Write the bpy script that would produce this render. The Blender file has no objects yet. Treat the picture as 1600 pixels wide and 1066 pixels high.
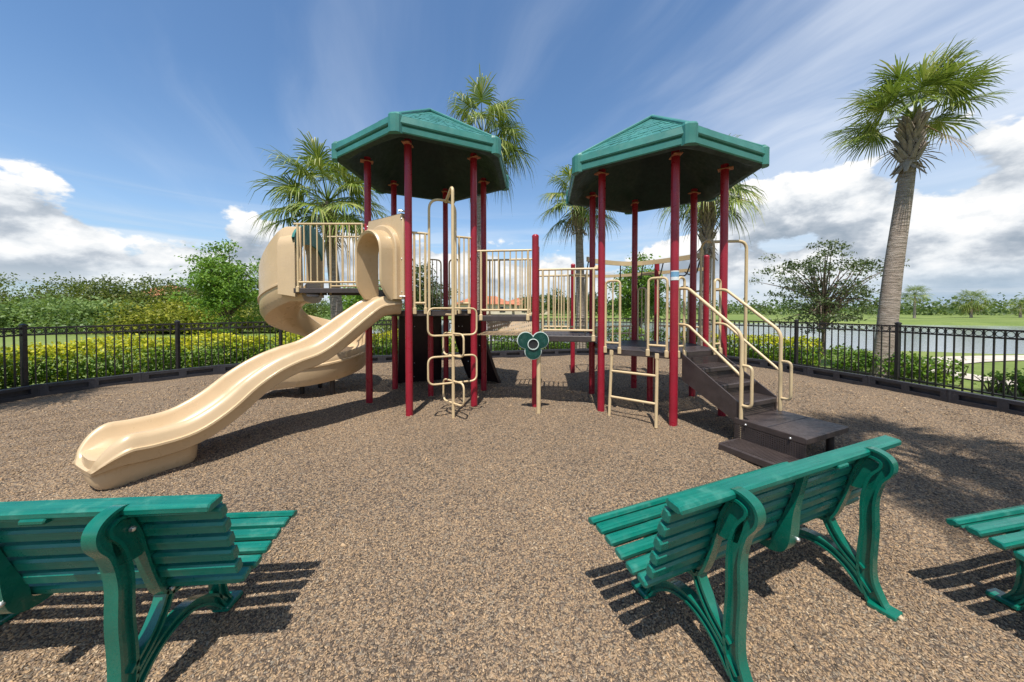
import bpy, math, random
import numpy as np
from mathutils import Vector, Matrix
PI = math.pi
random.seed(7)
RNG = np.random.default_rng(11)
SC = bpy.context.scene
COL = SC.collection

# ---------------------------------------------------------------- camera
cam_d = bpy.data.cameras.new('camera')
cam = bpy.data.objects.new('camera', cam_d)
COL.objects.link(cam)
cam.location = (0, 0, 1.6)
cam.rotation_euler = (PI / 2 - 0.019, 0, 0)
cam_d.sensor_width = 36.0
cam_d.lens = 521.13 / 1600 * 36.0
cam_d.shift_y = -41.19 / 1600
cam_d.clip_start = 0.05
cam_d.clip_end = 9000
SC.camera = cam

# ---------------------------------------------------------------- sun direction (shadow moves this much per metre of height)
SHX, SHY = 0.06, 0.43
SUN_EL = math.atan(1 / math.hypot(SHX, SHY))
SUN_AZ = math.atan2(-SHX, -SHY)          # compass angle from +Y towards +X, where the sun stands


# ---------------------------------------------------------------- node helpers
class NT:
    def __init__(s, tree):
        s.t = tree
        s.n = tree.nodes
        s.l = tree.links

    def node(s, typ, **kw):
        n = s.n.new(typ)
        for k, v in kw.items():
            setattr(n, k, v)
        return n

    def put(s, sock, v):
        if isinstance(v, V):
            s.l.new(v.s, sock)
        elif isinstance(v, (tuple, list)) and len(v) == 3 and sock.type == 'RGBA':
            sock.default_value = (*v, 1)
        else:
            sock.default_value = v

    def math(s, op, *a, clamp=False):
        n = s.node('ShaderNodeMath', operation=op)
        n.use_clamp = clamp
        for i, v in enumerate(a):
            s.put(n.inputs[i], v)
        return V(s, n.outputs[0])

    def mix(s, f, a, b, mode='MIX'):
        n = s.node('ShaderNodeMix', data_type='RGBA', blend_type=mode)
        s.put(n.inputs[0], f)
        s.put(n.inputs[6], a)
        s.put(n.inputs[7], b)
        return V(s, n.outputs[2])

    def noise(s, vec, scale=5., detail=4., rough=.55, dist=0., out=0):
        n = s.node('ShaderNodeTexNoise')
        if vec is not None:
            s.put(n.inputs['Vector'], vec)
        n.inputs['Scale'].default_value = scale
        n.inputs['Detail'].default_value = detail
        n.inputs['Roughness'].default_value = rough
        n.inputs['Distortion'].default_value = dist
        return V(s, n.outputs[out])

    def smooth(s, v, a, b, lo=0., hi=1.):
        n = s.node('ShaderNodeMapRange', interpolation_type='SMOOTHSTEP')
        for i, x in enumerate((v, a, b, lo, hi)):
            s.put(n.inputs[i], x)
        return V(s, n.outputs[0])

    def comb(s, x, y, z):
        n = s.node('ShaderNodeCombineXYZ')
        for i, v in enumerate((x, y, z)):
            s.put(n.inputs[i], v)
        return V(s, n.outputs[0])

    def sep(s, v):
        n = s.node('ShaderNodeSeparateXYZ')
        s.put(n.inputs[0], v)
        return [V(s, o) for o in n.outputs]

    def coord(s, which='Object'):
        return V(s, s.node('ShaderNodeTexCoord').outputs[which])

    def ramp(s, f, stops):
        n = s.node('ShaderNodeValToRGB')
        s.put(n.inputs[0], f)
        e = n.color_ramp.elements
        while len(e) < len(stops):
            e.new(0.5)
        for i, (p, c) in enumerate(stops):
            e[i].position = p
            e[i].color = (*c, 1)
        return V(s, n.outputs[0])


class V:
    def __init__(s, t, sock):
        s.t = t
        s.s = sock

    def __add__(s, o): return s.t.math('ADD', s, o)
    def __radd__(s, o): return s.t.math('ADD', s, o)
    def __sub__(s, o): return s.t.math('SUBTRACT', s, o)
    def __rsub__(s, o): return s.t.math('SUBTRACT', o, s)
    def __mul__(s, o): return s.t.math('MULTIPLY', s, o)
    def __rmul__(s, o): return s.t.math('MULTIPLY', s, o)
    def __truediv__(s, o): return s.t.math('DIVIDE', s, o)


# ---------------------------------------------------------------- world: sky with clouds
def build_world():
    w = bpy.data.worlds.new('World')
    SC.world = w
    w.use_nodes = True
    t = NT(w.node_tree)
    t.n.clear()
    sky = t.node('ShaderNodeTexSky', sky_type='NISHITA')
    sky.sun_disc = False
    sky.sun_elevation = SUN_EL
    sky.sun_rotation = SUN_AZ
    sky.air_density = 1.0
    sky.dust_density = 0.35
    sky.ozone_density = 2.2
    skyc = V(t, sky.outputs[0])
    k = t.node('ShaderNodeMix', data_type='RGBA', blend_type='MULTIPLY')
    k.inputs[0].default_value = 1.0
    t.put(k.inputs[6], skyc)
    k.inputs[7].default_value = (0.092, 0.111, 0.122, 1)
    base = V(t, k.outputs[2])
    d = t.coord('Generated')
    x, y, z = t.sep(d)
    el = t.math('ARCSINE', z)
    az = t.math('ARCTAN2', x, y)
    right = t.smooth(az, 0.1, 0.95)
    low = t.smooth(el, 0.0, 0.34, 1.0, 0.0)
    # cirrus: wisps stretched on a high flat layer
    zz = t.math('MAXIMUM', z, 0.0) + 0.22
    px, py = x / zz, y / zz
    c, s_ = math.cos(0.45), math.sin(0.45)
    qx = px * c + py * s_
    qy = py * c - px * s_
    wv = t.noise(t.comb(px * 0.7, py * 0.7, 3.1), 1.0, 3., .5)
    ci = t.noise(t.comb(qx * 2.6 + wv * 1.3, qy * 0.55 + wv * 0.8, 1.7), 1.0, 9., .54, 0.3)
    patch = t.noise(t.comb(px * 0.7 + 4.2, py * 0.7 + 1.3, 9.3), 1.0, 3., .5)
    cov = right * 0.16 + t.smooth(patch, .40, .65) * 0.10
    cia = t.smooth(ci + cov, 0.50, 0.95) * (0.26 + right * 0.50)
    colr = t.mix(cia, base, (0.66, 0.70, 0.76))
    veil = right * t.smooth(el, 0.15, 0.75, .34, 0.0) + t.smooth(el, 0.0, 0.5, .16, 0.)
    colr = t.mix(veil, colr, (0.62, 0.66, 0.71))
    # thin grey-white sheet low over the horizon, streaky
    st = t.noise(t.comb(az * 2.0, el * 22.0, 4.0), 1.0, 6., .55, 0.5)
    stc = t.mix(t.smooth(st, .36, .66), (0.30, 0.40, 0.51), (0.58, 0.62, 0.66))
    colr = t.mix(low * t.smooth(st + low * 0.2 + right * .18, .35, .75) * 0.95, colr, stc)
    # cumulus bank
    def cum(dz):
        return t.comb(x * 3.4 + 0.55, y * 3.4 + 5.2, z * 6.0 + dz)
    v1 = cum(0.0)
    n1 = t.noise(v1, 1.35, 14., .55, 0.1)
    n2 = t.noise(cum(0.30), 1.35, 4., .5, 0.1)
    bank = 0.270 + right * 0.22 + (t.noise(t.comb(x * 2, y * 2, 2.2), 2.3, 2.) - .5) * 0.16
    rel = el / bank
    th = t.smooth(rel, 0.1, 1.15, 0.295, 0.71)
    dn = n1 - th
    ca = t.smooth(dn, 0.0, 0.045)
    deep = t.smooth(dn, 0.02, 0.24)
    fine = t.noise(v1, 5.5, 7., .6)
    lit = t.math('ADD', (n1 - n2) * 3.2 + (fine - 0.5) * 1.4, 0.76 + (rel - 0.75) * 0.35 - deep * 0.10, clamp=True)
    cc = t.ramp(lit, [(0.0, (0.26, 0.31, 0.37)), (0.35, (0.39, 0.43, 0.48)), (0.65, (0.60, 0.625, 0.65)), (1.0, (0.76, 0.755, 0.745))])
    colr = t.mix(ca * t.smooth(el, 0.01, 0.10, 0.15, 1.0), colr, cc)
    below = t.smooth(z, -0.02, 0.0)
    colr = t.mix(below, (0.10, 0.12, 0.06), colr)
    bg = t.node('ShaderNodeBackground')
    t.put(bg.inputs[0], colr)
    bg.inputs[1].default_value = 1.0
    out = t.node('ShaderNodeOutputWorld')
    t.l.new(bg.outputs[0], out.inputs[0])
    w.cycles.sampling_method = 'MANUAL'
    w.cycles.sample_map_resolution = 512


build_world()
sun_d = bpy.data.lights.new('sun', 'SUN')
sun_d.energy = 4.4
sun_d.angle = math.radians(0.53)
sun_d.color = (1.0, 0.955, 0.88)
sun = bpy.data.objects.new('sun', sun_d)
COL.objects.link(sun)
sun.rotation_euler = Vector((SHX, SHY, -1)).to_track_quat('-Z', 'Y').to_euler()
sun.location = (0, 0, 30)
SC.view_settings.view_transform = 'Standard'
SC.view_settings.look = 'None'
SC.view_settings.exposure = 0.50
SC.view_settings.gamma = 1.0
SC.cycles.max_bounces = 8
SC.cycles.transparent_max_bounces = 12
SC.cycles.use_denoising = True


# ---------------------------------------------------------------- materials
def mat(name, col, rough=.5, var=.12, nscale=6., bump=0., bscale=60., metal=0., col2=None, spec=.5, dirt=0., dirt_col=(.2, .17, .13), coat=0.):
    m = bpy.data.materials.new(name)
    m.use_nodes = True
    t = NT(m.node_tree)
    p = m.node_tree.nodes['Principled BSDF']
    g = t.node('ShaderNodeNewGeometry')
    pos = V(t, g.outputs['Position'])
    n = t.noise(pos, nscale, 5., .6)
    a = tuple(c * (1 - var) for c in col)
    b = tuple(min(1, c * (1 + var)) for c in (col2 or col))
    c = t.mix(t.smooth(n, .3, .7), a, b)
    if dirt:
        n3 = t.noise(pos, nscale * 2.7, 8., .7)
        c = t.mix(t.smooth(n3, .52, .72) * dirt, c, dirt_col)
    t.put(p.inputs['Base Color'], c)
    n2 = t.noise(pos, nscale * 3, 4.)
    t.put(p.inputs['Roughness'], t.smooth(n2, .25, .75, max(.02, rough - .1), min(1, rough + .12)))
    p.inputs['Metallic'].default_value = metal
    p.inputs['Specular IOR Level'].default_value = spec
    p.inputs['Coat Weight'].default_value = coat
    if bump:
        bn = t.node('ShaderNodeBump')
        bn.inputs['Strength'].default_value = bump
        bn.inputs['Distance'].default_value = .01
        t.put(bn.inputs['Height'], t.noise(pos, bscale, 4.))
        t.l.new(bn.outputs[0], p.inputs['Normal'])
    return m


def leaf_mat(name, stops, rough=.5, trans=.35, patch=None, tipz=None):
    m = bpy.data.materials.new(name)
    m.use_nodes = True
    t = NT(m.node_tree)
    p = m.node_tree.nodes['Principled BSDF']
    out = m.node_tree.nodes['Material Output']
    g = t.node('ShaderNodeNewGeometry')
    r = V(t, g.outputs['Random Per Island'])
    n = t.noise(V(t, g.outputs['Position']), .9 if patch is None else patch, 3.)
    f = t.math('ADD', r * .55, (n - .5) * 1.5 + .22, clamp=True)
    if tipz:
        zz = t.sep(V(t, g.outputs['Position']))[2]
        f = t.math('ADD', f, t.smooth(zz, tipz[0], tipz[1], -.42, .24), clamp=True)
    c = t.ramp(f, stops)
    t.put(p.inputs['Base Color'], c)
    p.inputs['Roughness'].default_value = rough
    p.inputs['Specular IOR Level'].default_value = .35
    tr = t.node('ShaderNodeBsdfTranslucent')
    t.put(tr.inputs[0], t.mix(.5, c, (.25, .35, .04), 'MIX'))
    ms = t.node('ShaderNodeMixShader')
    ms.inputs[0].default_value = trans
    t.l.new(p.outputs[0], ms.inputs[1])
    t.l.new(tr.outputs[0], ms.inputs[2])
    t.l.new(ms.outputs[0], out.inputs[0])
    return m


def holes_mat(name, col, rough, pitch, size, plane):
    """sheet punched with real (transparent) square holes; plane picks the two object axes of the grid"""
    m = mat(name, col, rough, .15, 9., .15, 120.)
    t = NT(m.node_tree)
    p = m.node_tree.nodes['Principled BSDF']
    out = m.node_tree.nodes['Material Output']
    ax = t.sep(t.coord('Object'))
    k = None
    for i in plane:
        f = t.math('FRACT', ax[i] / pitch + 500.0)
        h = t.math('LESS_THAN', t.math('ABSOLUTE', f - 0.5), size / 2)
        k = h if k is None else k * h
    tr = t.node('ShaderNodeBsdfTransparent')
    ms = t.node('ShaderNodeMixShader')
    t.put(ms.inputs[0], k)
    t.l.new(p.outputs[0], ms.inputs[1])
    t.l.new(tr.outputs[0], ms.inputs[2])
    t.l.new(ms.outputs[0], out.inputs[0])
    return m


M = {}
M['tan'] = mat('tan_plastic', (.545, .395, .230), .32, .05, 2.2, .04, 140., coat=.15, dirt=.10, dirt_col=(.42, .30, .18))
M['cream'] = mat('cream_powder_coat', (.60, .45, .255), .42, .06, 5., .05, 200., dirt=.12, dirt_col=(.40, .29, .17))
M['red'] = mat('red_powder_coat', (.295, .012, .028), .33, .10, 3.5, .06, 160., dirt=.08, dirt_col=(.30, .05, .05))
M['roof'] = mat('green_roof_plastic', (.040, .185, .156), .42, .14, 2.4, .08, 110., dirt=.30, dirt_col=(.085, .245, .21))
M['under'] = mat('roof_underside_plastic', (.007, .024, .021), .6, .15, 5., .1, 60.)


def bench_mat():
    m = mat('green_bench_plastic', (.002, .150, .108), .30, .16, 4., .06, 130.)
    t = NT(m.node_tree)
    p = m.node_tree.nodes['Principled BSDF']
    x, y, z = t.sep(t.coord('Object'))
    g = t.node('ShaderNodeNewGeometry')
    pos = V(t, g.outputs['Position'])
    st = t.noise(t.comb(x * 2.2, y * 60., z * 60.), 1., 6., .65)
    sp = t.noise(pos, 9., 7., .68)
    fl = t.noise(pos, 70., 3., .6)
    c = t.mix(t.smooth(st, .38, .72), (.001, .118, .086), (.010, .180, .132))
    c = t.mix(t.smooth(sp, .52, .70) * .55, c, (.050, .215, .165))
    c = t.mix(t.smooth(fl, .66, .78) * .35, c, (.16, .20, .15))
    t.put(p.inputs['Base Color'], c)
    t.put(p.inputs['Roughness'], t.smooth(sp, .35, .7, .24, .55))
    return m


M['bench'] = bench_mat()
M['benchframe'] = mat('green_cast_frame', (.002, .120, .080), .26, .14, 6., .06, 110., coat=.3, dirt=.2, dirt_col=(.02, .15, .11))
M['brown'] = mat('brown_deck_coating', (.052, .039, .036), .42, .18, 9., .18, 150., dirt=.15, dirt_col=(.13, .10, .08))
M['brownxy'] = holes_mat('brown_punched_deck', (.052, .039, .036), .42, .030, .42, (0, 1))
M['brownr'] = holes_mat('brown_punched_riser', (.060, .045, .041), .5, .022, .55, (0, 2))
M['tanpunch'] = holes_mat('tan_punched_panel', (.33, .23, .13), .5, .035, .35, (0, 1))
M['wall'] = mat('maroon_climbing_wall', (.020, .010, .012), .45, .2, 8., .1, 60.)
M['rust'] = mat('rusty_bracket', (.36, .13, .075), .7, .3, 30.)
M['steel'] = mat('bolt_steel', (.62, .62, .60), .3, .1, 30., metal=.8)
M['black'] = mat('black_rubber', (.012, .012, .013), .6, .2, 20.)
M['fence'] = mat('black_bronze_fence', (.024, .020, .020), .38, .2, 10., .05, 80., dirt=.2, dirt_col=(.07, .06, .055))
M['border'] = mat('black_border_plastic', (.026, .026, .032), .52, .2, 6., .2, 45., dirt=.35, dirt_col=(.10, .085, .075))
M['flower'] = mat('dark_green_panel', (.003, .045, .034), .35, .15, 14.)
M['pale'] = mat('pale_panel_rim', (.62, .70, .64), .5, .05, 20.)
M['engrave'] = mat('engraved_pale_lines', (.022, .110, .088), .6, .2, 60.)
M['sticker'] = mat('white_sticker', (.72, .74, .74), .5, .08, 90.)
M['stickerb'] = mat('blue_sticker', (.16, .34, .50), .5, .08, 90.)
M['bark'] = mat('grey_brown_bark', (.135, .098, .070), .9, .35, 9., .8, 40.)
M['boot'] = mat('palm_boot', (.38, .31, .25), .9, .4, 14., .6, 40., col2=(.24, .19, .15))
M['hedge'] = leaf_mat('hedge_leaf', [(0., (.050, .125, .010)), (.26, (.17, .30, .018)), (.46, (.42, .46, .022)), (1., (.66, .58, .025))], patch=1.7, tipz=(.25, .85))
M['hedgeg'] = leaf_mat('green_shrub_leaf', [(0., (.035, .100, .014)), (.5, (.11, .22, .022)), (1., (.27, .36, .03))], patch=1.5)
M['oak'] = leaf_mat('oak_leaf', [(0., (.030, .050, .020)), (.5, (.075, .105, .040)), (1., (.16, .19, .08))], trans=.2)
M['lush'] = leaf_mat('lush_leaf', [(0., (.045, .115, .014)), (.5, (.14, .27, .03)), (1., (.28, .42, .06))], patch=1.4)
M['wood'] = leaf_mat('wood_leaf', [(0., (.030, .055, .012)), (.5, (.100, .130, .024)), (1., (.22, .22, .038))], patch=.35)
M['woodg'] = leaf_mat('wood_leaf_grey_green', [(0., (.060, .110, .030)), (.5, (.17, .26, .070)), (1., (.30, .38, .13))], patch=.4)
M['woody'] = leaf_mat('wood_leaf_yellow', [(0., (.08, .11, .014)), (.5, (.24, .25, .022)), (1., (.42, .38, .028))], patch=.5)
M['far'] = leaf_mat('far_leaf', [(0., (.035, .065, .025)), (.5, (.075, .12, .040)), (1., (.14, .19, .060))], patch=.1)
M['frond'] = leaf_mat('palm_frond', [(0., (.045, .090, .010)), (.45, (.14, .20, .025)), (.8, (.33, .35, .085)), (1., (.48, .40, .18))], rough=.42, trans=.25, patch=1.3)
M['frondd'] = leaf_mat('dead_palm_frond', [(0., (.14, .085, .035)), (1., (.38, .26, .12))], rough=.7, trans=.15)
M['rooftile'] = mat('terracotta_roof', (.42, .15, .075), .8, .2, .8)
M['stucco'] = mat('pale_stucco', (.62, .52, .40), .85, .08, .8)
M['glass'] = mat('dark_window', (.03, .04, .05), .15, .1, 1.)
M['path'] = mat('pale_gravel_path', (.50, .44, .36), .9, .2, 3., .4, 60.)


def palm_trunk_mat():
    m = mat('palm_trunk', (.30, .225, .165), .9, .2, 5.)
    t = NT(m.node_tree)
    p = m.node_tree.nodes['Principled BSDF']
    g = t.node('ShaderNodeNewGeometry')
    x, y, z = t.sep(V(t, g.outputs['Position']))
    n = t.noise(t.comb(x * 5, y * 5, z * 26), 1., 6., .65)
    n2 = t.noise(V(t, g.outputs['Position']), 2.2, 4.)
    c = t.ramp(n, [(.28, (.12, .092, .070)), (.45, (.28, .225, .180)), (.7, (.46, .39, .325))])
    c = t.mix(t.smooth(n2, .35, .7) * .45, c, (.36, .27, .21))
    t.put(p.inputs['Base Color'], c)
    b = t.node('ShaderNodeBump')
    b.inputs['Strength'].default_value = 1.
    b.inputs['Distance'].default_value = .07
    t.put(b.inputs['Height'], n)
    t.l.new(b.outputs[0], p.inputs['Normal'])
    return m


M['ptrunk'] = palm_trunk_mat()


def mulch_mats():
    stops = [(0., (.085, .066, .050)), (.16, (.150, .115, .088)), (.38, (.310, .212, .132)), (.62, (.405, .280, .165)), (.80, (.255, .215, .165)), (.94, (.48, .315, .17)), (1., (.50, .38, .25))]
    m = bpy.data.materials.new('mulch_bed')
    m.use_nodes = True
    t = NT(m.node_tree)
    p = m.node_tree.nodes['Principled BSDF']
    g = t.node('ShaderNodeNewGeometry')
    pos = V(t, g.outputs['Position'])
    warp = t.node('ShaderNodeMapping')
    t.put(warp.inputs[0], pos)
    warp.inputs['Rotation'].default_value = (0, 0, .5)
    vo = t.node('ShaderNodeTexVoronoi', feature='F1')
    vo.inputs['Scale'].default_value = 75.
    vo.inputs['Randomness'].default_value = 1.
    nn = t.node('ShaderNodeTexNoise')
    nn.inputs['Scale'].default_value = 25.
    t.put(nn.inputs['Vector'], pos)
    va = t.node('ShaderNodeVectorMath', operation='MULTIPLY_ADD')
    t.l.new(nn.outputs[1], va.inputs[0])
    va.inputs[1].default_value = (.04, .04, .04)
    t.put(va.inputs[2], pos)
    t.l.new(va.outputs[0], vo.inputs['Vector'])
    rr = t.sep(V(t, vo.outputs['Color']))[0]
    big = t.noise(pos, .55, 4.)
    c = t.ramp(rr * .9 + (big - .5) * .45, stops)
    edge = t.smooth(V(t, vo.outputs['Distance']), .35, .8, 0., .75)
    c = t.mix(edge, c, (.045, .035, .028))
    t.put(p.inputs['Base Color'], c)
    p.inputs['Roughness'].default_value = .9
    p.inputs['Specular IOR Level'].default_value = .2
    b = t.node('ShaderNodeBump')
    b.inputs['Strength'].default_value = 1.
    b.inputs['Distance'].default_value = .012
    t.put(b.inputs['Height'], 1.0 - V(t, vo.outputs['Distance']))
    t.l.new(b.outputs[0], p.inputs['Normal'])
    M['mulch'] = m
    m = bpy.data.materials.new('mulch_chip')
    m.use_nodes = True
    t = NT(m.node_tree)
    p = m.node_tree.nodes['Principled BSDF']
    g = t.node('ShaderNodeNewGeometry')
    big = t.noise(V(t, g.outputs['Position']), .55, 4.)
    c = t.ramp(V(t, g.outputs['Random Per Island']) + (big - .5) * .55, stops)
    gr = t.noise(V(t, g.outputs['Position']), 160., 3.)
    c = t.mix(t.smooth(gr, .4, .75) * .35, c, (.10, .08, .06))
    t.put(p.inputs['Base Color'], c)
    p.inputs['Roughness'].default_value = .85
    p.inputs['Specular IOR Level'].default_value = .25
    M['chip'] = m
    m = bpy.data.materials.new('grass')
    m.use_nodes = True
    t = NT(m.node_tree)
    p = m.node_tree.nodes['Principled BSDF']
    g = t.node('ShaderNodeNewGeometry')
    pos = V(t, g.outputs['Position'])
    a = t.noise(pos, .12, 6., .6)
    b_ = t.noise(pos, 5., 6., .7)
    c = t.ramp(a * .6 + b_ * .4, [(.3, (.075, .120, .024)), (.5, (.150, .200, .048)), (.7, (.250, .275, .090))])
    t.put(p.inputs['Base Color'], c)
    p.inputs['Roughness'].default_value = .9
    p.inputs['Specular IOR Level'].default_value = .2
    bb = t.node('ShaderNodeBump')
    bb.inputs['Strength'].default_value = .8
    bb.inputs['Distance'].default_value = .05
    t.put(bb.inputs['Height'], b_)
    t.l.new(bb.outputs[0], p.inputs['Normal'])
    M['grass'] = m
    m = bpy.data.materials.new('lake_water')
    m.use_nodes = True
    t = NT(m.node_tree)
    p = m.node_tree.nodes['Principled BSDF']
    p.inputs['Base Color'].default_value = (.22, .25, .28, 1)
    p.inputs['Roughness'].default_value = .08
    p.inputs['IOR'].default_value = 1.33
    p.inputs['Specular IOR Level'].default_value = .8
    g = t.node('ShaderNodeNewGeometry')
    x, y, z = t.sep(V(t, g.outputs['Position']))
    h = t.noise(t.comb(x * .8, y * 2.4, 0.), 1.6, 5.)
    b = t.node('ShaderNodeBump')
    b.inputs['Strength'].default_value = .35
    b.inputs['Distance'].default_value = .05
    t.put(b.inputs['Height'], h)
    t.l.new(b.outputs[0], p.inputs['Normal'])
    M['water'] = m


mulch_mats()


# ---------------------------------------------------------------- mesh builder
class MB:
    def __init__(s):
        s.v = []
        s.f = []
        s.smooth = False

    def add(s, v, f):
        o = len(s.v)
        s.v += [tuple(p) for p in v]
        s.f += [tuple(i + o for i in q) for q in f]
        return s

    def box(s, c, size, ax=None, bev=0.0):
        """box with centre c, full sizes, optional 3 axes; bev chamfers the edges along the longest axis"""
        ax = ax or ((1, 0, 0), (0, 1, 0), (0, 0, 1))
        c = Vector(c)
        A = [Vector(a).normalized() for a in ax]
        h = [q / 2 for q in size]
        if bev <= 0:
            vs = [c + A[0] * h[0] * i + A[1] * h[1] * j + A[2] * h[2] * k for k in (-1, 1) for j in (-1, 1) for i in (-1, 1)]
            return s.add(vs, [(0, 2, 3, 1), (4, 5, 7, 6), (0, 1, 5, 4), (2, 6, 7, 3), (0, 4, 6, 2), (1, 3, 7, 5)])
        l = max(range(3), key=lambda i: size[i])
        a, b = [i for i in range(3) if i != l]
        if (l == 1):
            a, b = b, a
        ring = [(h[a] - bev, -h[b]), (h[a], -h[b] + bev), (h[a], h[b] - bev), (h[a] - bev, h[b]), (-h[a] + bev, h[b]), (-h[a], h[b] - bev), (-h[a], -h[b] + bev), (-h[a] + bev, -h[b])]
        vs = []
        for e, k in ((-h[l], .6), (-h[l] + bev * .6, 1), (h[l] - bev * .6, 1), (h[l], .6)):
            for p, q in ring:
                pp = p if k == 1 else math.copysign(max(abs(p) - bev * .6, 0), p)
                qq = q if k == 1 else math.copysign(max(abs(q) - bev * .6, 0), q)
                vs.append(c + A[l] * e + A[a] * pp + A[b] * qq)
        return s.loft([vs[i * 8:(i + 1) * 8] for i in range(4)], closed=True, caps=True)

    def loft(s, rings, closed=True, caps=False):
        n = len(rings[0])
        o = len(s.v)
        for r in rings:
            s.v += [tuple(p) for p in r]
        m = n if closed else n - 1
        for i in range(len(rings) - 1):
            for j in range(m):
                a = o + i * n + j
                b = o + i * n + (j + 1) % n
                s.f.append((a, b, b + n, a + n))
        if caps and closed:
            s.f.append(tuple(o + j for j in reversed(range(n))))
            s.f.append(tuple(o + (len(rings) - 1) * n + j for j in range(n)))
        return s

    def tube(s, path, r, seg=10, caps=True, closed=False):
        P = [Vector(p) for p in path]
        R = r if isinstance(r, (list, tuple)) else [r] * len(P)
        n = len(P)
        T = []
        for i in range(n):
            if closed:
                d = P[(i + 1) % n] - P[i - 1]
            else:
                d = P[min(i + 1, n - 1)] - P[max(i - 1, 0)]
            T.append(d.normalized())
        ref = Vector((0, 0, 1)) if abs(T[0].z) < .9 else Vector((1, 0, 0))
        u = (ref - T[0] * ref.dot(T[0])).normalized()
        rings = []
        for i in range(n):
            u = (u - T[i] * u.dot(T[i])).normalized()
            w = T[i].cross(u)
            rings.append([P[i] + (u * math.cos(2 * PI * k / seg) + w * math.sin(2 * PI * k / seg)) * R[i] for k in range(seg)])
        if closed:
            rings.append(rings[0])
            s.loft(rings)
        else:
            s.loft(rings, True, caps)
        s.smooth = True
        return s

    def sphere(s, c, r, seg=10, rings=6, sc=(1, 1, 1)):
        vs, fs = [], []
        rr = []
        for i in range(rings + 1):
            a = -PI / 2 + PI * i / rings
            rr.append([Vector(c) + Vector((math.cos(a) * math.cos(2 * PI * k / seg) * r * sc[0], math.cos(a) * math.sin(2 * PI * k / seg) * r * sc[1], math.sin(a) * r * sc[2])) for k in range(seg)])
        s.loft(rr)
        s.smooth = True
        return s

    def prism(s, pts, off):
        """extrude a planar polygon by vector off"""
        n = len(pts)
        off = Vector(off)
        a = [Vector(p) for p in pts]
        b = [p + off for p in a]
        o = len(s.v)
        s.v += [tuple(p) for p in a + b]
        s.f.append(tuple(o + i for i in reversed(range(n))))
        s.f.append(tuple(o + n + i for i in range(n)))
        for i in range(n):
            j = (i + 1) % n
            s.f.append((o + i, o + j, o + n + j, o + n + i))
        return s


WORLD = {}      # object name -> world origin of things built in world coordinates


def mesh_from(name, v, f, m, smooth=False, angle=40):
    me = bpy.data.meshes.new(name)
    me.from_pydata([tuple(p) for p in v], [], f)
    me.update()
    if smooth:
        me.polygons.foreach_set('use_smooth', [True] * len(me.polygons))
        try:
            me.set_sharp_from_angle(angle=math.radians(angle))
        except Exception:
            pass
    me.materials.append(m)
    return me


def setp(o, label=None, cat=None, group=None, kind=None):
    if label: o['label'] = label
    if cat: o['category'] = cat
    if group: o['group'] = group
    if kind: o['kind'] = kind
    return o


def thing(name, loc, label, cat, group=None):
    o = bpy.data.objects.new(name, None)
    o.empty_display_size = .1
    COL.objects.link(o)
    o.location = loc
    WORLD[o.name] = Vector(loc)
    return setp(o, label, cat, group)


def part(name, mb, m, parent=None, smooth=None, angle=40, label=None, kind=None):
    """one mesh object built in the parent's coordinate frame (world for a thing placed by WORLD origin)"""
    v = np.array(mb.v)
    lo, hi = v.min(0), v.max(0)
    org = Vector(((lo[0] + hi[0]) / 2, (lo[1] + hi[1]) / 2, lo[2]))
    me = mesh_from(name, v - np.array(org), mb.f, m, mb.smooth if smooth is None else smooth, angle)
    o = bpy.data.objects.new(name, me)
    COL.objects.link(o)
    if parent is not None:
        o.parent = parent
        o.location = org - WORLD[parent.name]
    else:
        o.location = org
    WORLD[o.name] = org
    return setp(o, label, None, None, kind)


def inst(src, parent, off):
    """another copy of a part, sharing its mesh, moved by off, under parent"""
    c = src.copy()
    COL.objects.link(c)
    c.parent = parent
    WORLD[c.name] = WORLD[src.name] + Vector(off)
    c.location = WORLD[c.name] - WORLD[parent.name]
    return c


def copy_tree(o, parent=None):
    c = o.copy()
    COL.objects.link(c)
    c.parent = parent
    for ch in o.children:
        copy_tree(ch, c)
    return c


def fillet(pts, r, n=5, closed=False):
    P = [Vector(p) for p in pts]
    out = []
    N = len(P)
    for i in range(N):
        if not closed and i in (0, N - 1):
            out.append(P[i])
            continue
        a, b, c = P[i - 1], P[i], P[(i + 1) % N]
        d1, d2 = a - b, c - b
        q = min(r, d1.length * .48, d2.length * .48)
        s, e = b + d1.normalized() * q, b + d2.normalized() * q
        for k in range(n + 1):
            t = k / n
            out.append(s * (1 - t) ** 2 + b * 2 * t * (1 - t) + e * t ** 2)
    return out


def lerp(a, b, t):
    return Vector(a) * (1 - t) + Vector(b) * t


def spline(pts, n=10):
    """Catmull-Rom through points"""
    P = [Vector(p) for p in pts]
    P = [P[0] * 2 - P[1]] + P + [P[-1] * 2 - P[-2]]
    out = []
    for i in range(1, len(P) - 2):
        for k in range(n):
            t = k / n
            a, b, c, d = P[i - 1:i + 3]
            out.append(.5 * ((2 * b) + (c - a) * t + (2 * a - 5 * b + 4 * c - d) * t * t + (3 * b - a - 3 * c + d) * t ** 3))
    out.append(P[-2])
    return out


# ---------------------------------------------------------------- ground, lake, path
def sstep(x, a, b):
    t = np.clip((x - a) / (b - a), 0, 1)
    return t * t * (3 - 2 * t)


def lake_depth(x, y):
    near = np.maximum(20 - .25 * x, 14.2)
    farb = np.maximum(60 - .34 * x, 34)
    d = np.minimum(y - near, farb - y)
    d = np.minimum(d, (x + 13) * .8)
    return d


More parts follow.
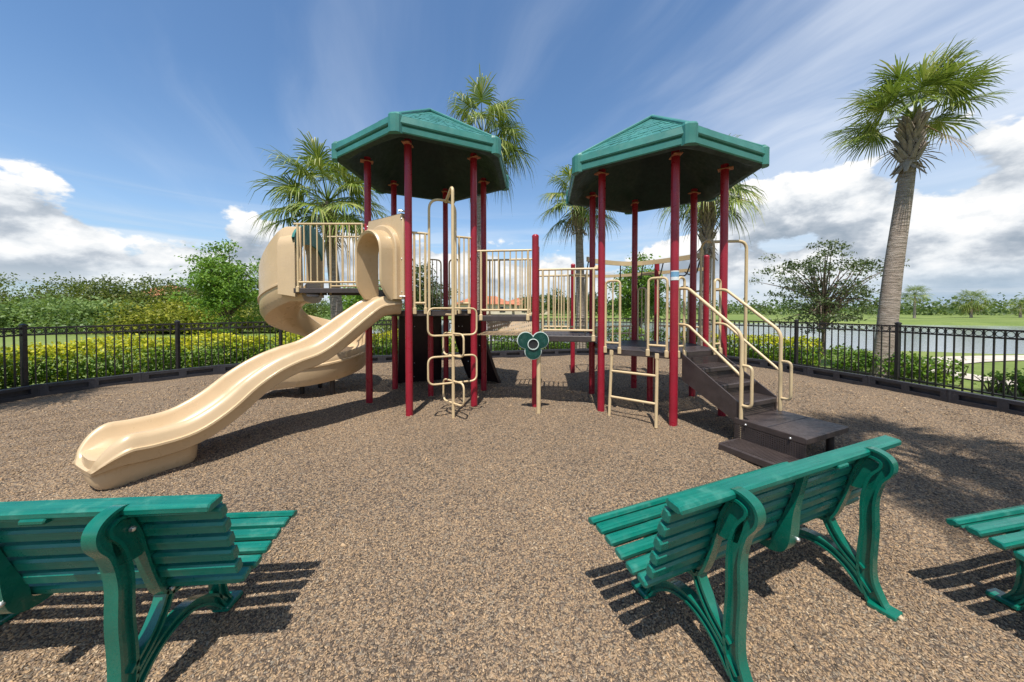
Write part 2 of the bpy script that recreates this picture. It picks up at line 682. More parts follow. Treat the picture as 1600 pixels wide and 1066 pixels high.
def terrain_z(x, y):
    d = lake_depth(x, y)
    z = -.06 - .12 * sstep(np.hypot(x, y - 4), 9.5, 14) - 1.2 * sstep(d, -2.2, 3.0)
    z = z - .22 * (1 - sstep(np.hypot(x, y - 3.5), 5.6, 7.4))
    r = np.hypot(x, y)
    z = z + .12 * sstep(r, 60, 140) * sstep(-d, 0, 20) + .35 * sstep(-x - .3 * y, 8, 30)
    return z


def build_ground():
    def axis(lim, fine, n):
        a = np.concatenate([np.linspace(0, fine, n), fine + (lim - fine) * (np.linspace(0, 1, 34)[1:] ** 2.6)])
        return np.concatenate([-a[:0:-1], a])
    xs = axis(4000, 70, 72)
    ys = axis(4000, 80, 82) + 10
    X, Y = np.meshgrid(xs, ys)
    Z = terrain_z(X, Y)
    nx, ny = len(xs), len(ys)
    v = np.stack([X, Y, Z], -1).reshape(-1, 3)
    idx = np.arange(nx * ny).reshape(ny, nx)
    f = np.stack([idx[:-1, :-1], idx[:-1, 1:], idx[1:, 1:], idx[1:, :-1]], -1).reshape(-1, 4)
    me = mesh_from('ground', v, f.tolist(), M['grass'], True, 80)
    o = bpy.data.objects.new('ground', me)
    COL.objects.link(o)
    setp(o, 'green grass ground stretching from the fence to the horizon', None, None, 'structure')
    # lake
    mb = MB()
    mb.add([(-16, 13, -.5), (160, 13, -.5), (160, 70, -.5), (-16, 70, -.5)], [(0, 1, 2, 3)])
    setp(part('lake', mb, M['water']), 'calm grey lake beyond the fence', None, None, 'structure')
    # pale path outside the fence on the right
    pts = spline([(10.6, -4, 0), (11.1, 3, 0), (11.35, 7.0, 0), (11.9, 9.6, 0), (14, 11.0, 0), (19, 11.9, 0), (32, 12.0, 0)], 8)
    mb = MB()
    L, Rr = [], []
    for i, p in enumerate(pts):
        d = (pts[min(i + 1, len(pts) - 1)] - pts[max(i - 1, 0)]).normalized()
        n = Vector((-d.y, d.x, 0))
        for lst, s in ((L, .55), (Rr, -.55)):
            q = p + n * s
            lst.append((q.x, q.y, float(terrain_z(np.array(q.x), np.array(q.y))) + .03))
    mb.loft([L, Rr], closed=False)
    setp(part('path', mb, M['path']), 'pale gravel path curving between fence and lake', None, None, 'structure')


build_ground()

BORDER = [(-8.45, 1.2), (-8.6, 2.4), (-8.68, 3.6), (-8.72, 4.85), (-8.72, 6.1), (-8.05, 7.2), (-7.22, 8.2), (-6.15, 8.92), (-5.0, 9.42), (-3.85, 9.85), (-2.7, 10.22), (-1.5, 10.58), (-.3, 10.92), (.9, 11.2), (2.1, 11.45), (3.3, 11.55), (4.5, 11.25), (5.5, 10.6), (6.3, 9.9), (6.85, 9.0), (7.12, 7.95), (7.4, 6.85), (7.55, 5.7), (7.7, 4.55), (7.75, 3.4), (7.7, 2.2)]


def mulch_z(x, y):
    z = .016 * np.sin(x * 1.7 + .6) * np.cos(y * 1.3) + .010 * np.sin(x * 4.1 + y * 3.3) + .006 * np.sin(x * 9.3 - y * 7.1) - .012
    for cx, cy, r, d in ((-4.05, 2.75, .55, .060), (1.75, 4.35, .40, .030), (2.45, 3.05, .40, .030), (-.85, 4.70, .35, .030), (-4.75, 6.1, .45, .040), (.35, 4.75, .30, .020), (-1.2, 2.9, .5, .018), (1.0, 2.7, .6, .015)):
        q = (x - cx) ** 2 + (y - cy) ** 2
        z = z - d * np.exp(-q / (r * r)) + d * .45 * np.exp(-((np.sqrt(q) - r * 1.5) / (r * .5)) ** 2)
    return z


def build_mulch():
    mb = MB()
    poly = [(-8.4, -3.0)] + BORDER + [(7.6, -3.0)]
    N = 80
    rings = []
    c = Vector((0, 4.2))
    RS = resample(poly, 240)
    for k in range(N + 1):
        t = (k / N)
        ring = []
        for p in RS:
            q = c + (Vector(p) - c) * max(t, .00002)
            ring.append((q.x, q.y, float(mulch_z(q.x, q.y))))
        rings.append(ring)
    mb.loft(rings)
    o = part('mulch_bed', mb, M['mulch'], smooth=True, angle=80)
    setp(o, 'brown wood and rubber mulch covering the playground floor', None, None, 'structure')
    # loose chips lying on the bed
    zs = []
    def scatter(n, y0, y1, smin, smax):
        y = y0 + (y1 - y0) * RNG.random(n) ** .8
        x = (RNG.random(n) * 2 - 1) * np.minimum(y * 1.62 + .4, 8.1)
        if y1 > 7.4:
            keep = np.hypot(x + .3, (y - 2.9)) < 8.0
            x, y = x[keep], y[keep]
        s = smin + (smax - smin) * RNG.random(len(x)) ** 2
        return x, y, s
    A = [scatter(92000, .9, 2.5, .0035, .0112), scatter(90000, 2.3, 5.2, .005, .013), scatter(36000, 5., 10.6, .010, .022), scatter(90, .9, 4.5, .018, .030)]
    x = np.concatenate([a[0] for a in A]); y = np.concatenate([a[1] for a in A]); s = np.concatenate([a[2] for a in A])
    n = len(x)
    z = mulch_z(x, y)
    l = s; w = s * (.24 + .34 * RNG.random(n)); h = s * (.25 + .3 * RNG.random(n))
    yaw = RNG.random(n) * 2 * PI
    pit = RNG.normal(0, .5, n)
    rol = RNG.normal(0, .4, n)
    base = np.array([(-1, -.7, -1), (1, -.9, -1), (.8, 1, -1), (-1, .8, -1), (-.8, -.8, 1), (.9, -.6, 1), (1, .8, 1), (-.9, 1, 1)], float) * .5
    P = base[None] * np.stack([l * 1.8, w * 1.5, h * 1.35], -1)[:, None, :]
    P += RNG.normal(0, .09, P.shape) * s[:, None, None]
    cy, sy, cp, sp, cr, sr = np.cos(yaw), np.sin(yaw), np.cos(pit), np.sin(pit), np.cos(rol), np.sin(rol)
    px, py, pz = P[..., 0], P[..., 1], P[..., 2]
    py, pz = py * cr[:, None] - pz * sr[:, None], py * sr[:, None] + pz * cr[:, None]
    px, pz = px * cp[:, None] + pz * sp[:, None], -px * sp[:, None] + pz * cp[:, None]
    px, py = px * cy[:, None] - py * sy[:, None], px * sy[:, None] + py * cy[:, None]
    V_ = np.stack([px + x[:, None], py + y[:, None], pz + (z + h * .35)[:, None]], -1).reshape(-1, 3)
    q = np.array([(0, 3, 2, 1), (4, 5, 6, 7), (0, 1, 5, 4), (1, 2, 6, 5), (2, 3, 7, 6), (3, 0, 4, 7)])
    F = (np.arange(n) * 8)[:, None, None] + q[None]
    o = np_mesh('mulch_chips', V_, F.reshape(-1, 4), M['chip'])
    COL.objects.link(o)
    setp(o, 'loose brown mulch chips scattered over the playground floor', None, None, 'stuff')


def np_mesh(name, v, f, m, smooth=False):
    me = bpy.data.meshes.new(name)
    nv, nf, k = len(v), len(f), f.shape[1]
    me.vertices.add(nv)
    me.vertices.foreach_set('co', np.asarray(v, np.float32).ravel())
    me.loops.add(nf * k)
    me.loops.foreach_set('vertex_index', np.asarray(f, np.int32).ravel())
    me.polygons.add(nf)
    me.polygons.foreach_set('loop_start', np.arange(0, nf * k, k, dtype=np.int32))
    me.polygons.foreach_set('loop_total', np.full(nf, k, np.int32))
    if smooth:
        me.polygons.foreach_set('use_smooth', np.ones(nf, bool))
    me.update(calc_edges=True)
    me.materials.append(m)
    return bpy.data.objects.new(name, me)


def resample(poly, n):
    P = [Vector(p) for p in poly] + [Vector(poly[0])]
    L = [0]
    for a, b in zip(P, P[1:]):
        L.append(L[-1] + (b - a).length)
    out = []
    for k in range(n):
        s = L[-1] * k / n
        i = max(j for j in range(len(L) - 1) if L[j] <= s)
        out.append(P[i].lerp(P[i + 1], (s - L[i]) / max(1e-6, L[i + 1] - L[i])))
    return out


build_mulch()

# ---------------------------------------------------------------- playground geometry constants
def hexpts(c, t, R):
    return [Vector((c[0] + R * math.cos(t + k * PI / 3), c[1] + R * math.sin(t + k * PI / 3), 0)) for k in range(6)]


LC, LT = (-1.4885, 6.0888), -2.6894
RC, RT = (2.3426, 5.6386), -2.7176
RAD, RROOF = 1.038, 1.534
LP, RP = hexpts(LC, LT, RAD), hexpts(RC, RT, RAD)
ZL, ZR = 1.56, .97           # deck heights
PR = .055                    # post radius


def post_mb(p, z0, z1, r=PR, dome=True):
    mb = MB()
    pr = [(z0, r), (z1 - .0, r)]
    rings = [(z0, r), (z1 - .06, r)]
    if dome:
        rings += [(z1 - .035, r * 1.06), (z1 - .015, r * .95), (z1, r * .55), (z1 + .006, .004)]
    else:
        rings += [(z1, r)]
    R_ = [[(p[0] + q * math.cos(2 * PI * k / 16), p[1] + q * math.sin(2 * PI * k / 16), z) for k in range(16)] for z, q in rings]
    mb.loft(R_, True, True)
    mb.smooth = True
    return mb


def guardrail(parent, a, b, z0, z1, n, inset=.06, clamp=True, name='guardrail', eo=.06):
    """two-rail barrier with upright bars between ground points a and b"""
    a, b = Vector(a), Vector(b)
    d = (b - a).normalized()
    a, b = a + d * inset, b - d * inset
    Z = Vector((0, 0, 1))
    mb = MB()
    rb = .018
    mb.tube([a + Z * z1, b + Z * z1], rb, 8)
    mb.tube([a + d * eo + Z * z0, b - d * eo + Z * z0], rb, 8)
    ends = (a + d * eo, b - d * eo)
    for e in ends:
        mb.tube([e + Z * (z0 - .10), e + Z * z1], rb, 8)
    g = part(name, mb, M['cream'], parent)
    L = (ends[1] - ends[0]).length
    src = None
    for i in range(n):
        p = ends[0] + d * L * (i + 1) / (n + 1)
        if src is None:
            src = part('bar', MB().tube([p + Z * z0, p + Z * z1], .0115, 7), M['cream'], g)
            p0 = p
        else:
            inst(src, g, p - p0)
    if clamp:
        nrm = Vector((d.y, -d.x, 0))
        for e in ends:
            m2 = MB()
            m2.box(e + nrm * .018 + Z * (z0 - .12), (.055, .03, .10), (d, nrm, Z), .012)
            k = part('clamp', m2, M['cream'], g)
    return g


def build_roof(tower, C, T, zb):
    """hexagonal moulded roof: zb is the bottom of the fascia"""
    Z = Vector((0, 0, 1))
    c = Vector((C[0], C[1], 0))
    lo = hexpts(C, T, RROOF)
    zt, za = zb + .225, zb + 1.16
    apex = c + Z * za
    # the thin outer shell carries fascia, panels, caps
    shell = MB()
    inn = hexpts(C, T, RROOF - .12)
    # soffit lip and dished underside with arched edges
    rings = []
    n = 8
    def hexring(fr, zf, arch=0):
        out = []
        for k in range(6):
            for j in range(n):
                t = j / n
                p = lo[k].lerp(lo[(k + 1) % 6], t)
                q = c + (p - c) * fr
                out.append((q.x, q.y, zf + arch * math.sin(PI * t)))
        return out
    rings = [hexring(.995, zb), hexring(.93, zb - .005), hexring(.87, zb + .02, .05), hexring(.80, zb + .14, .03), hexring(.5, zb + .50), hexring(.2, zb + .82), hexring(.02, zb + .98)]
    shell.loft(rings)
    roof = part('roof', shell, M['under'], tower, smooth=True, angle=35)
    for k in range(6):
        a, b = lo[k], lo[(k + 1) % 6]
        d = (b - a).normalized()
        nrm = Vector((d.y, -d.x, 0))
        # fascia board with a groove
        mb = MB()
        prof = [(-.02, 0.), (.0, 0.), (.012, .012), (.012, .082), (-.004, .090), (-.004, .102), (.022, .112), (.030, .13), (.012, .225), (-.03, .225)]
        rg = []
        for e in (a + d * .03, b - d * .03):
            rg.append([e + nrm * x + Z * (zb + z) for x, z in prof])
        mb.loft(rg, True, True)
        part('fascia', mb, M['roof'], roof, smooth=False)
        # roof panel: sloped sheet with rows of raised shingles
        mb = MB()
        ta, tb = a + Z * zt, b + Z * zt
        nm = (tb - ta).cross(apex - ta).normalized()
        if nm.z < 0: nm = -nm
        rows = 9
        mb.add([ta, tb, apex], [(0, 1, 2)])
        rr = random.Random(k + 5)
        for r in range(rows):
            f0, f1 = r / rows, (r + 1.0) / rows
            p0, p1 = ta.lerp(apex, f0), tb.lerp(apex, f0)
            q0, q1 = ta.lerp(apex, f1), tb.lerp(apex, f1)
            m_ = max(2, int(11 * (1 - f0)))
            off = rr.random() * .5
            cuts = [0] + [min(1, max(0, (i + off + rr.uniform(-.2, .2)) / m_)) for i in range(1, m_)] + [1]
            for i in range(m_):
                s0, s1 = cuts[i] + .006, cuts[i + 1] - .006
                h = .003 + rr.random() * .004
                A_ = [p0.lerp(p1, s0), p0.lerp(p1, s1), q0.lerp(q1, s1), q0.lerp(q1, s0)]
                top = [A_[0] + nm * h * 1.5, A_[1] + nm * h * 1.5, A_[2] + nm * .003, A_[3] + nm * .003]
                mb.add([*A_[:2], *top], [(2, 3, 4, 5), (0, 1, 3, 2), (0, 2, 5), (1, 4, 3)])
        part('roof_panel', mb, M['roof'], roof, smooth=False)
    for k in range(6):
        p = lo[k]
        o_ = (p - c).normalized()
        sd = Vector((-o_.y, o_.x, 0))
        mb = MB()
        prof = [(-.05, -.10), (.01, -.075), (.032, -.035), (.032, .035), (.01, .075), (-.05, .10)]
        mb.loft([[p + o_ * x + sd * y + Z * z for x, y in prof] for z in (zb - .012, zb + .225)] + [[p + o_ * (x * .6 - .02) + sd * y * .9 + Z * (zb + .262) for x, y in prof]], True, True)
        part('corner_cap', mb, M['roof'], roof, smooth=False)
        mb = MB()
        e0 = p - o_ * .03 + Z * (zt + .005)
        e1 = apex + Z * .012
        dr = (e1 - e0).normalized()
        up = sd.cross(dr)
        if up.z < 0: up = -up
        mb.box((e0 + e1) / 2 + up * .012, ((e1 - e0).length, .085, .045), (dr, sd, up), .012)
        part('ridge_cap', mb, M['roof'], roof, smooth=False)
    return roof


def build_deck(tower, P, C, z, m):
    mb = MB()
    c = Vector((C[0], C[1], 0))
    Z = Vector((0, 0, 1))
    pts = [c + (p - c) * .955 for p in P]
    mb.prism([p + Z * (z - .012) for p in pts], (0, 0, .012))
    d = part('deck', mb, M['brownxy'], tower, smooth=False)
    for k in range(6):
        a, b = pts[k], pts[(k + 1) % 6]
        dr = (b - a).normalized()
        n = Vector((dr.y, -dr.x, 0))
        mb = MB().box((a + b) / 2 + Z * (z - .040) - n * .012, ((b - a).length, .024, .085), (dr, n, Z), .006)
        part('deck_edge', mb, M['brown'], d, smooth=False)
    return d


def frame2(a, b):
    d = (Vector(b) - Vector(a)).normalized()
    return d, Vector((d.y, -d.x, 0))


Z = Vector((0, 0, 1))
_base = lambda C: (C[0], C[1], 0)

# ---------------------------------------------------------------- left tower
lt = thing('playground_tower', _base(LC), 'taller green-roofed hexagonal play tower on red posts with both slides', 'play tower', 'roofed play towers')
for p in LP:
    part('post', post_mb(p, -.05, 4.12, dome=False), M['red'], lt)
    o_ = (Vector((LC[0], LC[1], 0)) - p).normalized()
    part('bracket', MB().box(p + Z * 4.055 - o_ * .01, (.20, .12, .022), (o_, Vector((-o_.y, o_.x, 0)), Z), .008), M['rust'], lt, smooth=False)
part('support_post', post_mb((LC[0], LC[1]), -.05, ZL - .02, .05, False), M['red'], lt)
build_roof(lt, LC, LT, 3.997)
build_deck(lt, LP, LC, ZL, 0)

# west landing with its two barriers, one step above the tower deck
W0, W1 = Vector((-3.69, 5.64, 0)), Vector((-2.44, 5.64, 0))
V0, V1 = Vector((-3.69, 6.66, 0)), Vector((-2.40, 6.66, 0))
mb = MB().prism([p + Z * 1.93 for p in (W0, W1, V1, V0)], (0, 0, .012))
wd = part('upper_landing', mb, M['brownxy'], lt, smooth=False)
for a, b in ((W0, W1), (V0, V1), (W0, V0)):
    dr, n = frame2(a, b)
    part('deck_edge', MB().box((a + b) / 2 + Z * 1.898, ((b - a).length - .03, .024, .08), (dr, n, Z), .006), M['brown'], wd, smooth=False)
mb = MB().box(((W1 + V1) / 2) + Z * 1.745 + Vector((-.012, 0, 0)), (.012, 1.0, .36))
part('riser', mb, M['brown'], lt, smooth=False)
guardrail(lt, W0, W1, 2.04, 3.02, 9, .02)
guardrail(lt, V0, V1, 2.04, 3.02, 9, .02)
# barriers either side of the loop climber
dBC, nBC = frame2(LP[1], LP[2])
mBC = (LP[1] + LP[2]) / 2
guardrail(lt, LP[1] + dBC * .05, mBC - dBC * .235, ZL + .12, 2.75, 1, .0, eo=.035)
guardrail(lt, mBC + dBC * .235, LP[2] - dBC * .05, ZL + .12, 2.75, 1, .0, eo=.035)
# hoop grips above the two rear climbing walls
for k in (3, 4):
    a, b = LP[k], LP[(k + 1) % 6]
    d, n = frame2(a, b)
    for s in (.10, .66):
        p, q = a + d * s, a + d * (s + .27)
        mb = MB().tube(fillet([p + Z * (ZL - .03), p + Z * 2.62, q + Z * 2.62, q + Z * (ZL - .03)], .09), .016, 8)
        hg = part('grip_hoop', mb, M['cream'], lt)
        for t in (.33, .67):
            r_ = p.lerp(q, t)
            part('bar', MB().tube([r_ + Z * (ZL + .1), r_ + Z * 2.61], .010, 6), M['cream'], hg)
part('bolt', MB().tube([LP[1] + Vector((-.13, -.03, 3.06)), LP[1] + Vector((-.04, -.01, 3.06))], .014, 8), M['steel'], lt)
part('bolt', MB().tube([LP[1] + Vector((-.13, -.03, 1.78)), LP[1] + Vector((-.04, -.01, 1.78))], .014, 8), M['steel'], lt)

# ---------------------------------------------------------------- right tower
rt = thing('playground_tower', _base(RC), 'shorter green-roofed hexagonal play tower on red posts above the brown stairs', 'play tower', 'roofed play towers')
for k, p in enumerate(RP):
    po = part('post', post_mb(p, -.05, 3.745, dome=False), M['red'], rt)
    o_ = (Vector((RC[0], RC[1], 0)) - p).normalized()
    part('bracket', MB().box(p + Z * 3.68 - o_ * .01, (.20, .12, .022), (o_, Vector((-o_.y, o_.x, 0)), Z), .008), M['rust'], rt, smooth=False)
    if k == 1:      # label wrapped round the front post
        for z0, z1, m_ in ((2.03, 2.10, 'stickerb'), (2.10, 2.115, 'sticker'), (1.985, 2.03, 'sticker')):
            mb = MB()
            mb.loft([[(p.x + (PR + .002) * math.cos(a), p.y + (PR + .002) * math.sin(a), z) for a in np.linspace(-PI * .95, -PI * .15, 12)] for z in (z0, z1)], False)
            part('sticker', mb, M[m_], po, smooth=True)
part('support_post', post_mb((RC[0], RC[1]), -.05, ZR - .02, .05, False), M['red'], rt)
build_roof(rt, RC, RT, 3.622)
build_deck(rt, RP, RC, ZR, 0)
dGH, nGH = frame2(RP[0], RP[1])


def hoop_panel(parent, a, b, z0, z1, nb):
    """short barrier: a hoop of pipe with bars inside"""
    a, b = Vector(a), Vector(b)
    d, n = frame2(a, b)
    g = part('hoop_barrier', MB().tube(fillet([a + Z * (z0 - .12), a + Z * z1, b + Z * z1, b + Z * (z0 - .12)], .07), .018, 9), M['cream'], parent)
    part('cross_pipe', MB().tube([a + Z * z0, b + Z * z0], .016, 8), M['cream'], g)
    for i in range(nb):
        p = a.lerp(b, (i + 1) / (nb + 1))
        part('bar', MB().tube([p + Z * z0, p + Z * z1], .0115, 7), M['cream'], g)
    for e in (a, b):
        part('clamp', MB().box(e + n * .018 + Z * (z0 - .11), (.055, .03, .10), (d, n, Z), .012), M['cream'], g)
    return g


hoop_panel(rt, RP[0] + dGH * .07, RP[0] + dGH * .29, ZR + .10, 2.02, 1)
hoop_panel(rt, RP[1] - dGH * .34, RP[1] - dGH * .09, ZR + .10, 2.03, 1)
dHI, nHI = frame2(RP[1], RP[2])
hoop_panel(rt, RP[1] + dHI * .07, RP[1] + dHI * .20, ZR + .10, 2.03, 0)
hoop_panel(rt, RP[2] - dHI * .20, RP[2] - dHI * .07, ZR + .10, 2.03, 0)
guardrail(rt, RP[4], RP[5], ZR + .14, 1.25, 0, .06, False, 'pipe_rail')
dJK, nJK = frame2(RP[3], RP[4])
hoop_panel(rt, RP[3] + dJK * .07, RP[3] + dJK * .22, ZR + .10, 2.0, 1)
hoop_panel(rt, RP[4] - dJK * .22, RP[4] - dJK * .07, ZR + .10, 2.0, 1)

# ---------------------------------------------------------------- bridge of two stepped decks
MP = Vector((.378, 5.40, 0))
MR = Vector((.47, 6.40, 0))
br = thing('stepped_bridge', (.38, 5.9, 0), 'stepped brown bridge with cream railings joining the two towers', 'bridge')
for p in (MP, MR):
    part('post', post_mb(p, -.05, 2.79), M['red'], br)
for (a, b, a2, b2, z) in ((LP[2], MP, LP[3], MR, 1.47), (MP, RP[0], MR, RP[5], 1.15)):
    dr, n = frame2(a, b)
    i = .055
    q = [a + dr * i, b - dr * i, b2 - dr * i, a2 + dr * i]
    fz = 1.17 if z > 1.3 else z
    dk = part('deck', MB().prism([p + Z * (fz - .012) for p in q], (0, 0, .012)), M['tanpunch' if z > 1.3 else 'brownxy'], br, smooth=False)
    for e0, e1 in ((q[0], q[1]), (q[3], q[2])):
        d2, n2 = frame2(e0, e1)
        part('deck_edge', MB().box((e0 + e1) / 2 + Z * (z - .036), ((e1 - e0).length, .03, .095), (d2, n2, Z), .008), M['brown'], dk, smooth=False)
    guardrail(br, a, b, z + .10, z + 1.07, 7, .06)
    guardrail(br, a2, b2, z + .10, z + 1.07, 7, .06)
mb = MB().add([(-.47, 6.35, 1.172), (.41, 6.25, 1.172), (.43, 6.37, 1.43), (-.46, 6.47, 1.43)], [(0, 1, 2, 3)])
part('kick_panel', mb, M['tanpunch'], br, smooth=False)
for q in ((RP[0] - dGH * 0 + Vector((-.06, .05, 2.235))),):
    part('rail_cap', MB().sphere(q, .045, 10, 6), M['cream'], br)

# ---------------------------------------------------------------- wave slide
def build_wave_slide():
    A, B = LP[0], LP[1]
    mid = (A + B) / 2
    d = Vector((-.62, -.785, 0)).normalized()
    e = Vector((d.y, -d.x, 0))       # lateral; sign checked below
    if e.dot(Vector((1, -1, 0))) < 0: e = -e
    s = thing('wave_slide', mid + Vector((-1.75, -2.05, 0)), 'long tan wave slide with arched hood running down to the mulch', 'slide')
    rim = spline([(-.10, 1.80, 0), (.06, 1.795, 0), (.30, 1.735, 0), (.60, 1.525, 0), (.90, 1.300, 0), (1.15, 1.145, 0), (1.40, 1.070, 0), (1.65, .968, 0), (1.90, .812, 0), (2.15, .610, 0), (2.40, .478, 0), (2.65, .452, 0), (2.82, .462, 0), (2.95, .455, 0), (3.04, .445, 0), (3.09, .435, 0)], 5)
    def plan(q):
        """centre line in plan: the chute bends slightly towards the viewer on its way down"""
        p, n_ = mid.copy(), 60
        hd = -2.44
        for j in range(n_):
            hd = -2.44 + .135 * max(0, q * (j + .5) / n_)
            p = p + Vector((math.cos(hd), math.sin(hd), 0)) * q / n_
        return p, Vector((math.cos(hd), math.sin(hd), 0))
    prof = [(0, -.205), (.10, -.203), (.17, -.185), (.215, -.13), (.235, -.05), (.25, -.012), (.272, .0), (.30, -.012), (.322, -.05), (.332, -.10), (.340, -.118), (.358, -.122), (.360, -.142), (.335, -.150), (.318, -.20), (.30, -.27), (.25, -.295), (0, -.30)]
    full = prof + [(-x, y) for x, y in reversed(prof[1:-1])]
    rings = []
    n = len(rim)
    for i in range(n):
        p = rim[i]
        tng = (rim[min(i + 1, n - 1)] - rim[max(i - 1, 0)]).normalized()
        nz = Vector((-tng.y, tng.x, 0))
        pc, d2 = plan(p.x)
        e2 = Vector((-d2.y, d2.x, 0))
        if e2.dot(e) < 0: e2 = -e2
        up = d2 * nz.x + Z * nz.y
        c = pc + Z * p.y
        f_ = min(1, max(0, (p.x - .05) / 1.0))
        wide = 1.0 + .16 * f_ * f_ * (3 - 2 * f_)
        sq = min(1, max(0, (p.x - 2.80) / .29))
        wk = math.sqrt(max(0.02, 1 - .66 * sq ** 2.6))
        c = c - Z * .075 * sq ** 2.2
        hk = 1 - .97 * sq ** 1.9
        ring = []
        for x, y in full:
            yy = y
            if y > -.2: yy = -.2 + (y + .2) * hk
            else: yy = -.2 + (y + .2) * (1 - .5 * sq)
            ring.append(c + e2 * x * wk * wide + up * yy)
        rings.append(ring)
    mb = MB().loft(rings, True, True)
    part('slide_bed', mb, M['tan'], s, smooth=True, angle=50)
    # foot block
    fc, fd = plan(2.66)
    fe = Vector((-fd.y, fd.x, 0))
    mb = MB()
    rg = []
    for z, k in ((-.02, .90), (.03, .98), (.12, 1.0), (.26, 1.0)):
        ring = []
        for i in range(32):
            a = 2 * PI * i / 32
            x = math.copysign(abs(math.cos(a)) ** .45, math.cos(a)) * .37 * k
            y = math.copysign(abs(math.sin(a)) ** .55, math.sin(a)) * .285 * k
            ring.append(fc + fd * x + fe * y + Z * z)
        rg.append(ring)
    mb.loft(rg, True, True)
    part('foot', mb, M['tan'], s, smooth=True, angle=50)
    # hood: panel with arched tunnel
    dAB, nAB = frame2(A, B)
    if nAB.dot(d) < 0: nAB = -nAB
    N = 30
    def loop(hw, top, bot, depth, sq):
        out = []
        for i in range(N + 1):
            a = PI * i / N
            cx, sy = math.cos(a), math.sin(a)
            if sq:       # rectangle outline
                k = 1 / max(abs(cx), abs(sy))
                x, y = cx * k, sy * k
                xx, zz = x * hw, bot + (top - bot) * max(0, y) if y > 0 else bot
                # spread the side points down to the bottom
                if abs(cx) >= abs(sy):
                    zz = bot + (top - bot) * abs(sy) / max(abs(cx), 1e-6)
                else:
                    zz = top
            else:
                f = .46
                if i < N * f / 2 or i > N * (1 - f / 2):
                    t = (i / (N * f / 2)) if i < N / 2 else ((N - i) / (N * f / 2))
                    xx = math.copysign(hw, cx)
                    zz = bot + (top - hw - bot) * t
                else:
                    b = PI * (i - N * f / 2) / (N * (1 - f))
                    xx, zz = hw * math.cos(b), top - hw + hw * math.sin(b)
            out.append(mid + dAB * xx + nAB * depth + Z * zz)
        return out
    HW = .465
    zt_, zb_ = 3.04, 1.74
    mb = MB()
    L_ = [loop(HW, zt_, zb_, -.03, True), loop(HW, zt_, zb_, .045, True), loop(HW - .015, zt_ - .015, zb_, .06, True),
          loop(.405, 2.905, zb_, .062, False), loop(.400, 2.90, zb_, .125, False), loop(.385, 2.88, zb_, .140, False),
          loop(.345, 2.815, zb_, .142, False), loop(.338, 2.805, zb_ - .01, .22, False), loop(.330, 2.79, zb_ - .02, .335, False), loop(.312, 2.77, zb_, .36, False),
          loop(.288, 2.735, zb_, .345, False), loop(.282, 2.725, zb_, .10, False), loop(.282, 2.725, zb_, -.03, False)]
    # tunnel mouth: side walls taper back towards the bottom
    for li in (7, 8, 9, 10):
        for i, p in enumerate(L_[li]):
            t = max(0, (2.06 - p.z) / .32)
            L_[li][i] = p - nAB * (.15 * t ** 2.0) * (1 if li > 7 else .35)
    mb.loft(L_ + [L_[0]], False)
    h_ = part('hood', mb, M['tan'], s, smooth=True, angle=27)
    for sx in (-1, 1):
        for zq in (1.85, 2.35, 2.95):
            part('bolt', MB().sphere(mid + dAB * sx * (HW - .028) + nAB * .062 + Z * zq, .012, 7, 4), M['steel'], h_)


build_wave_slide()


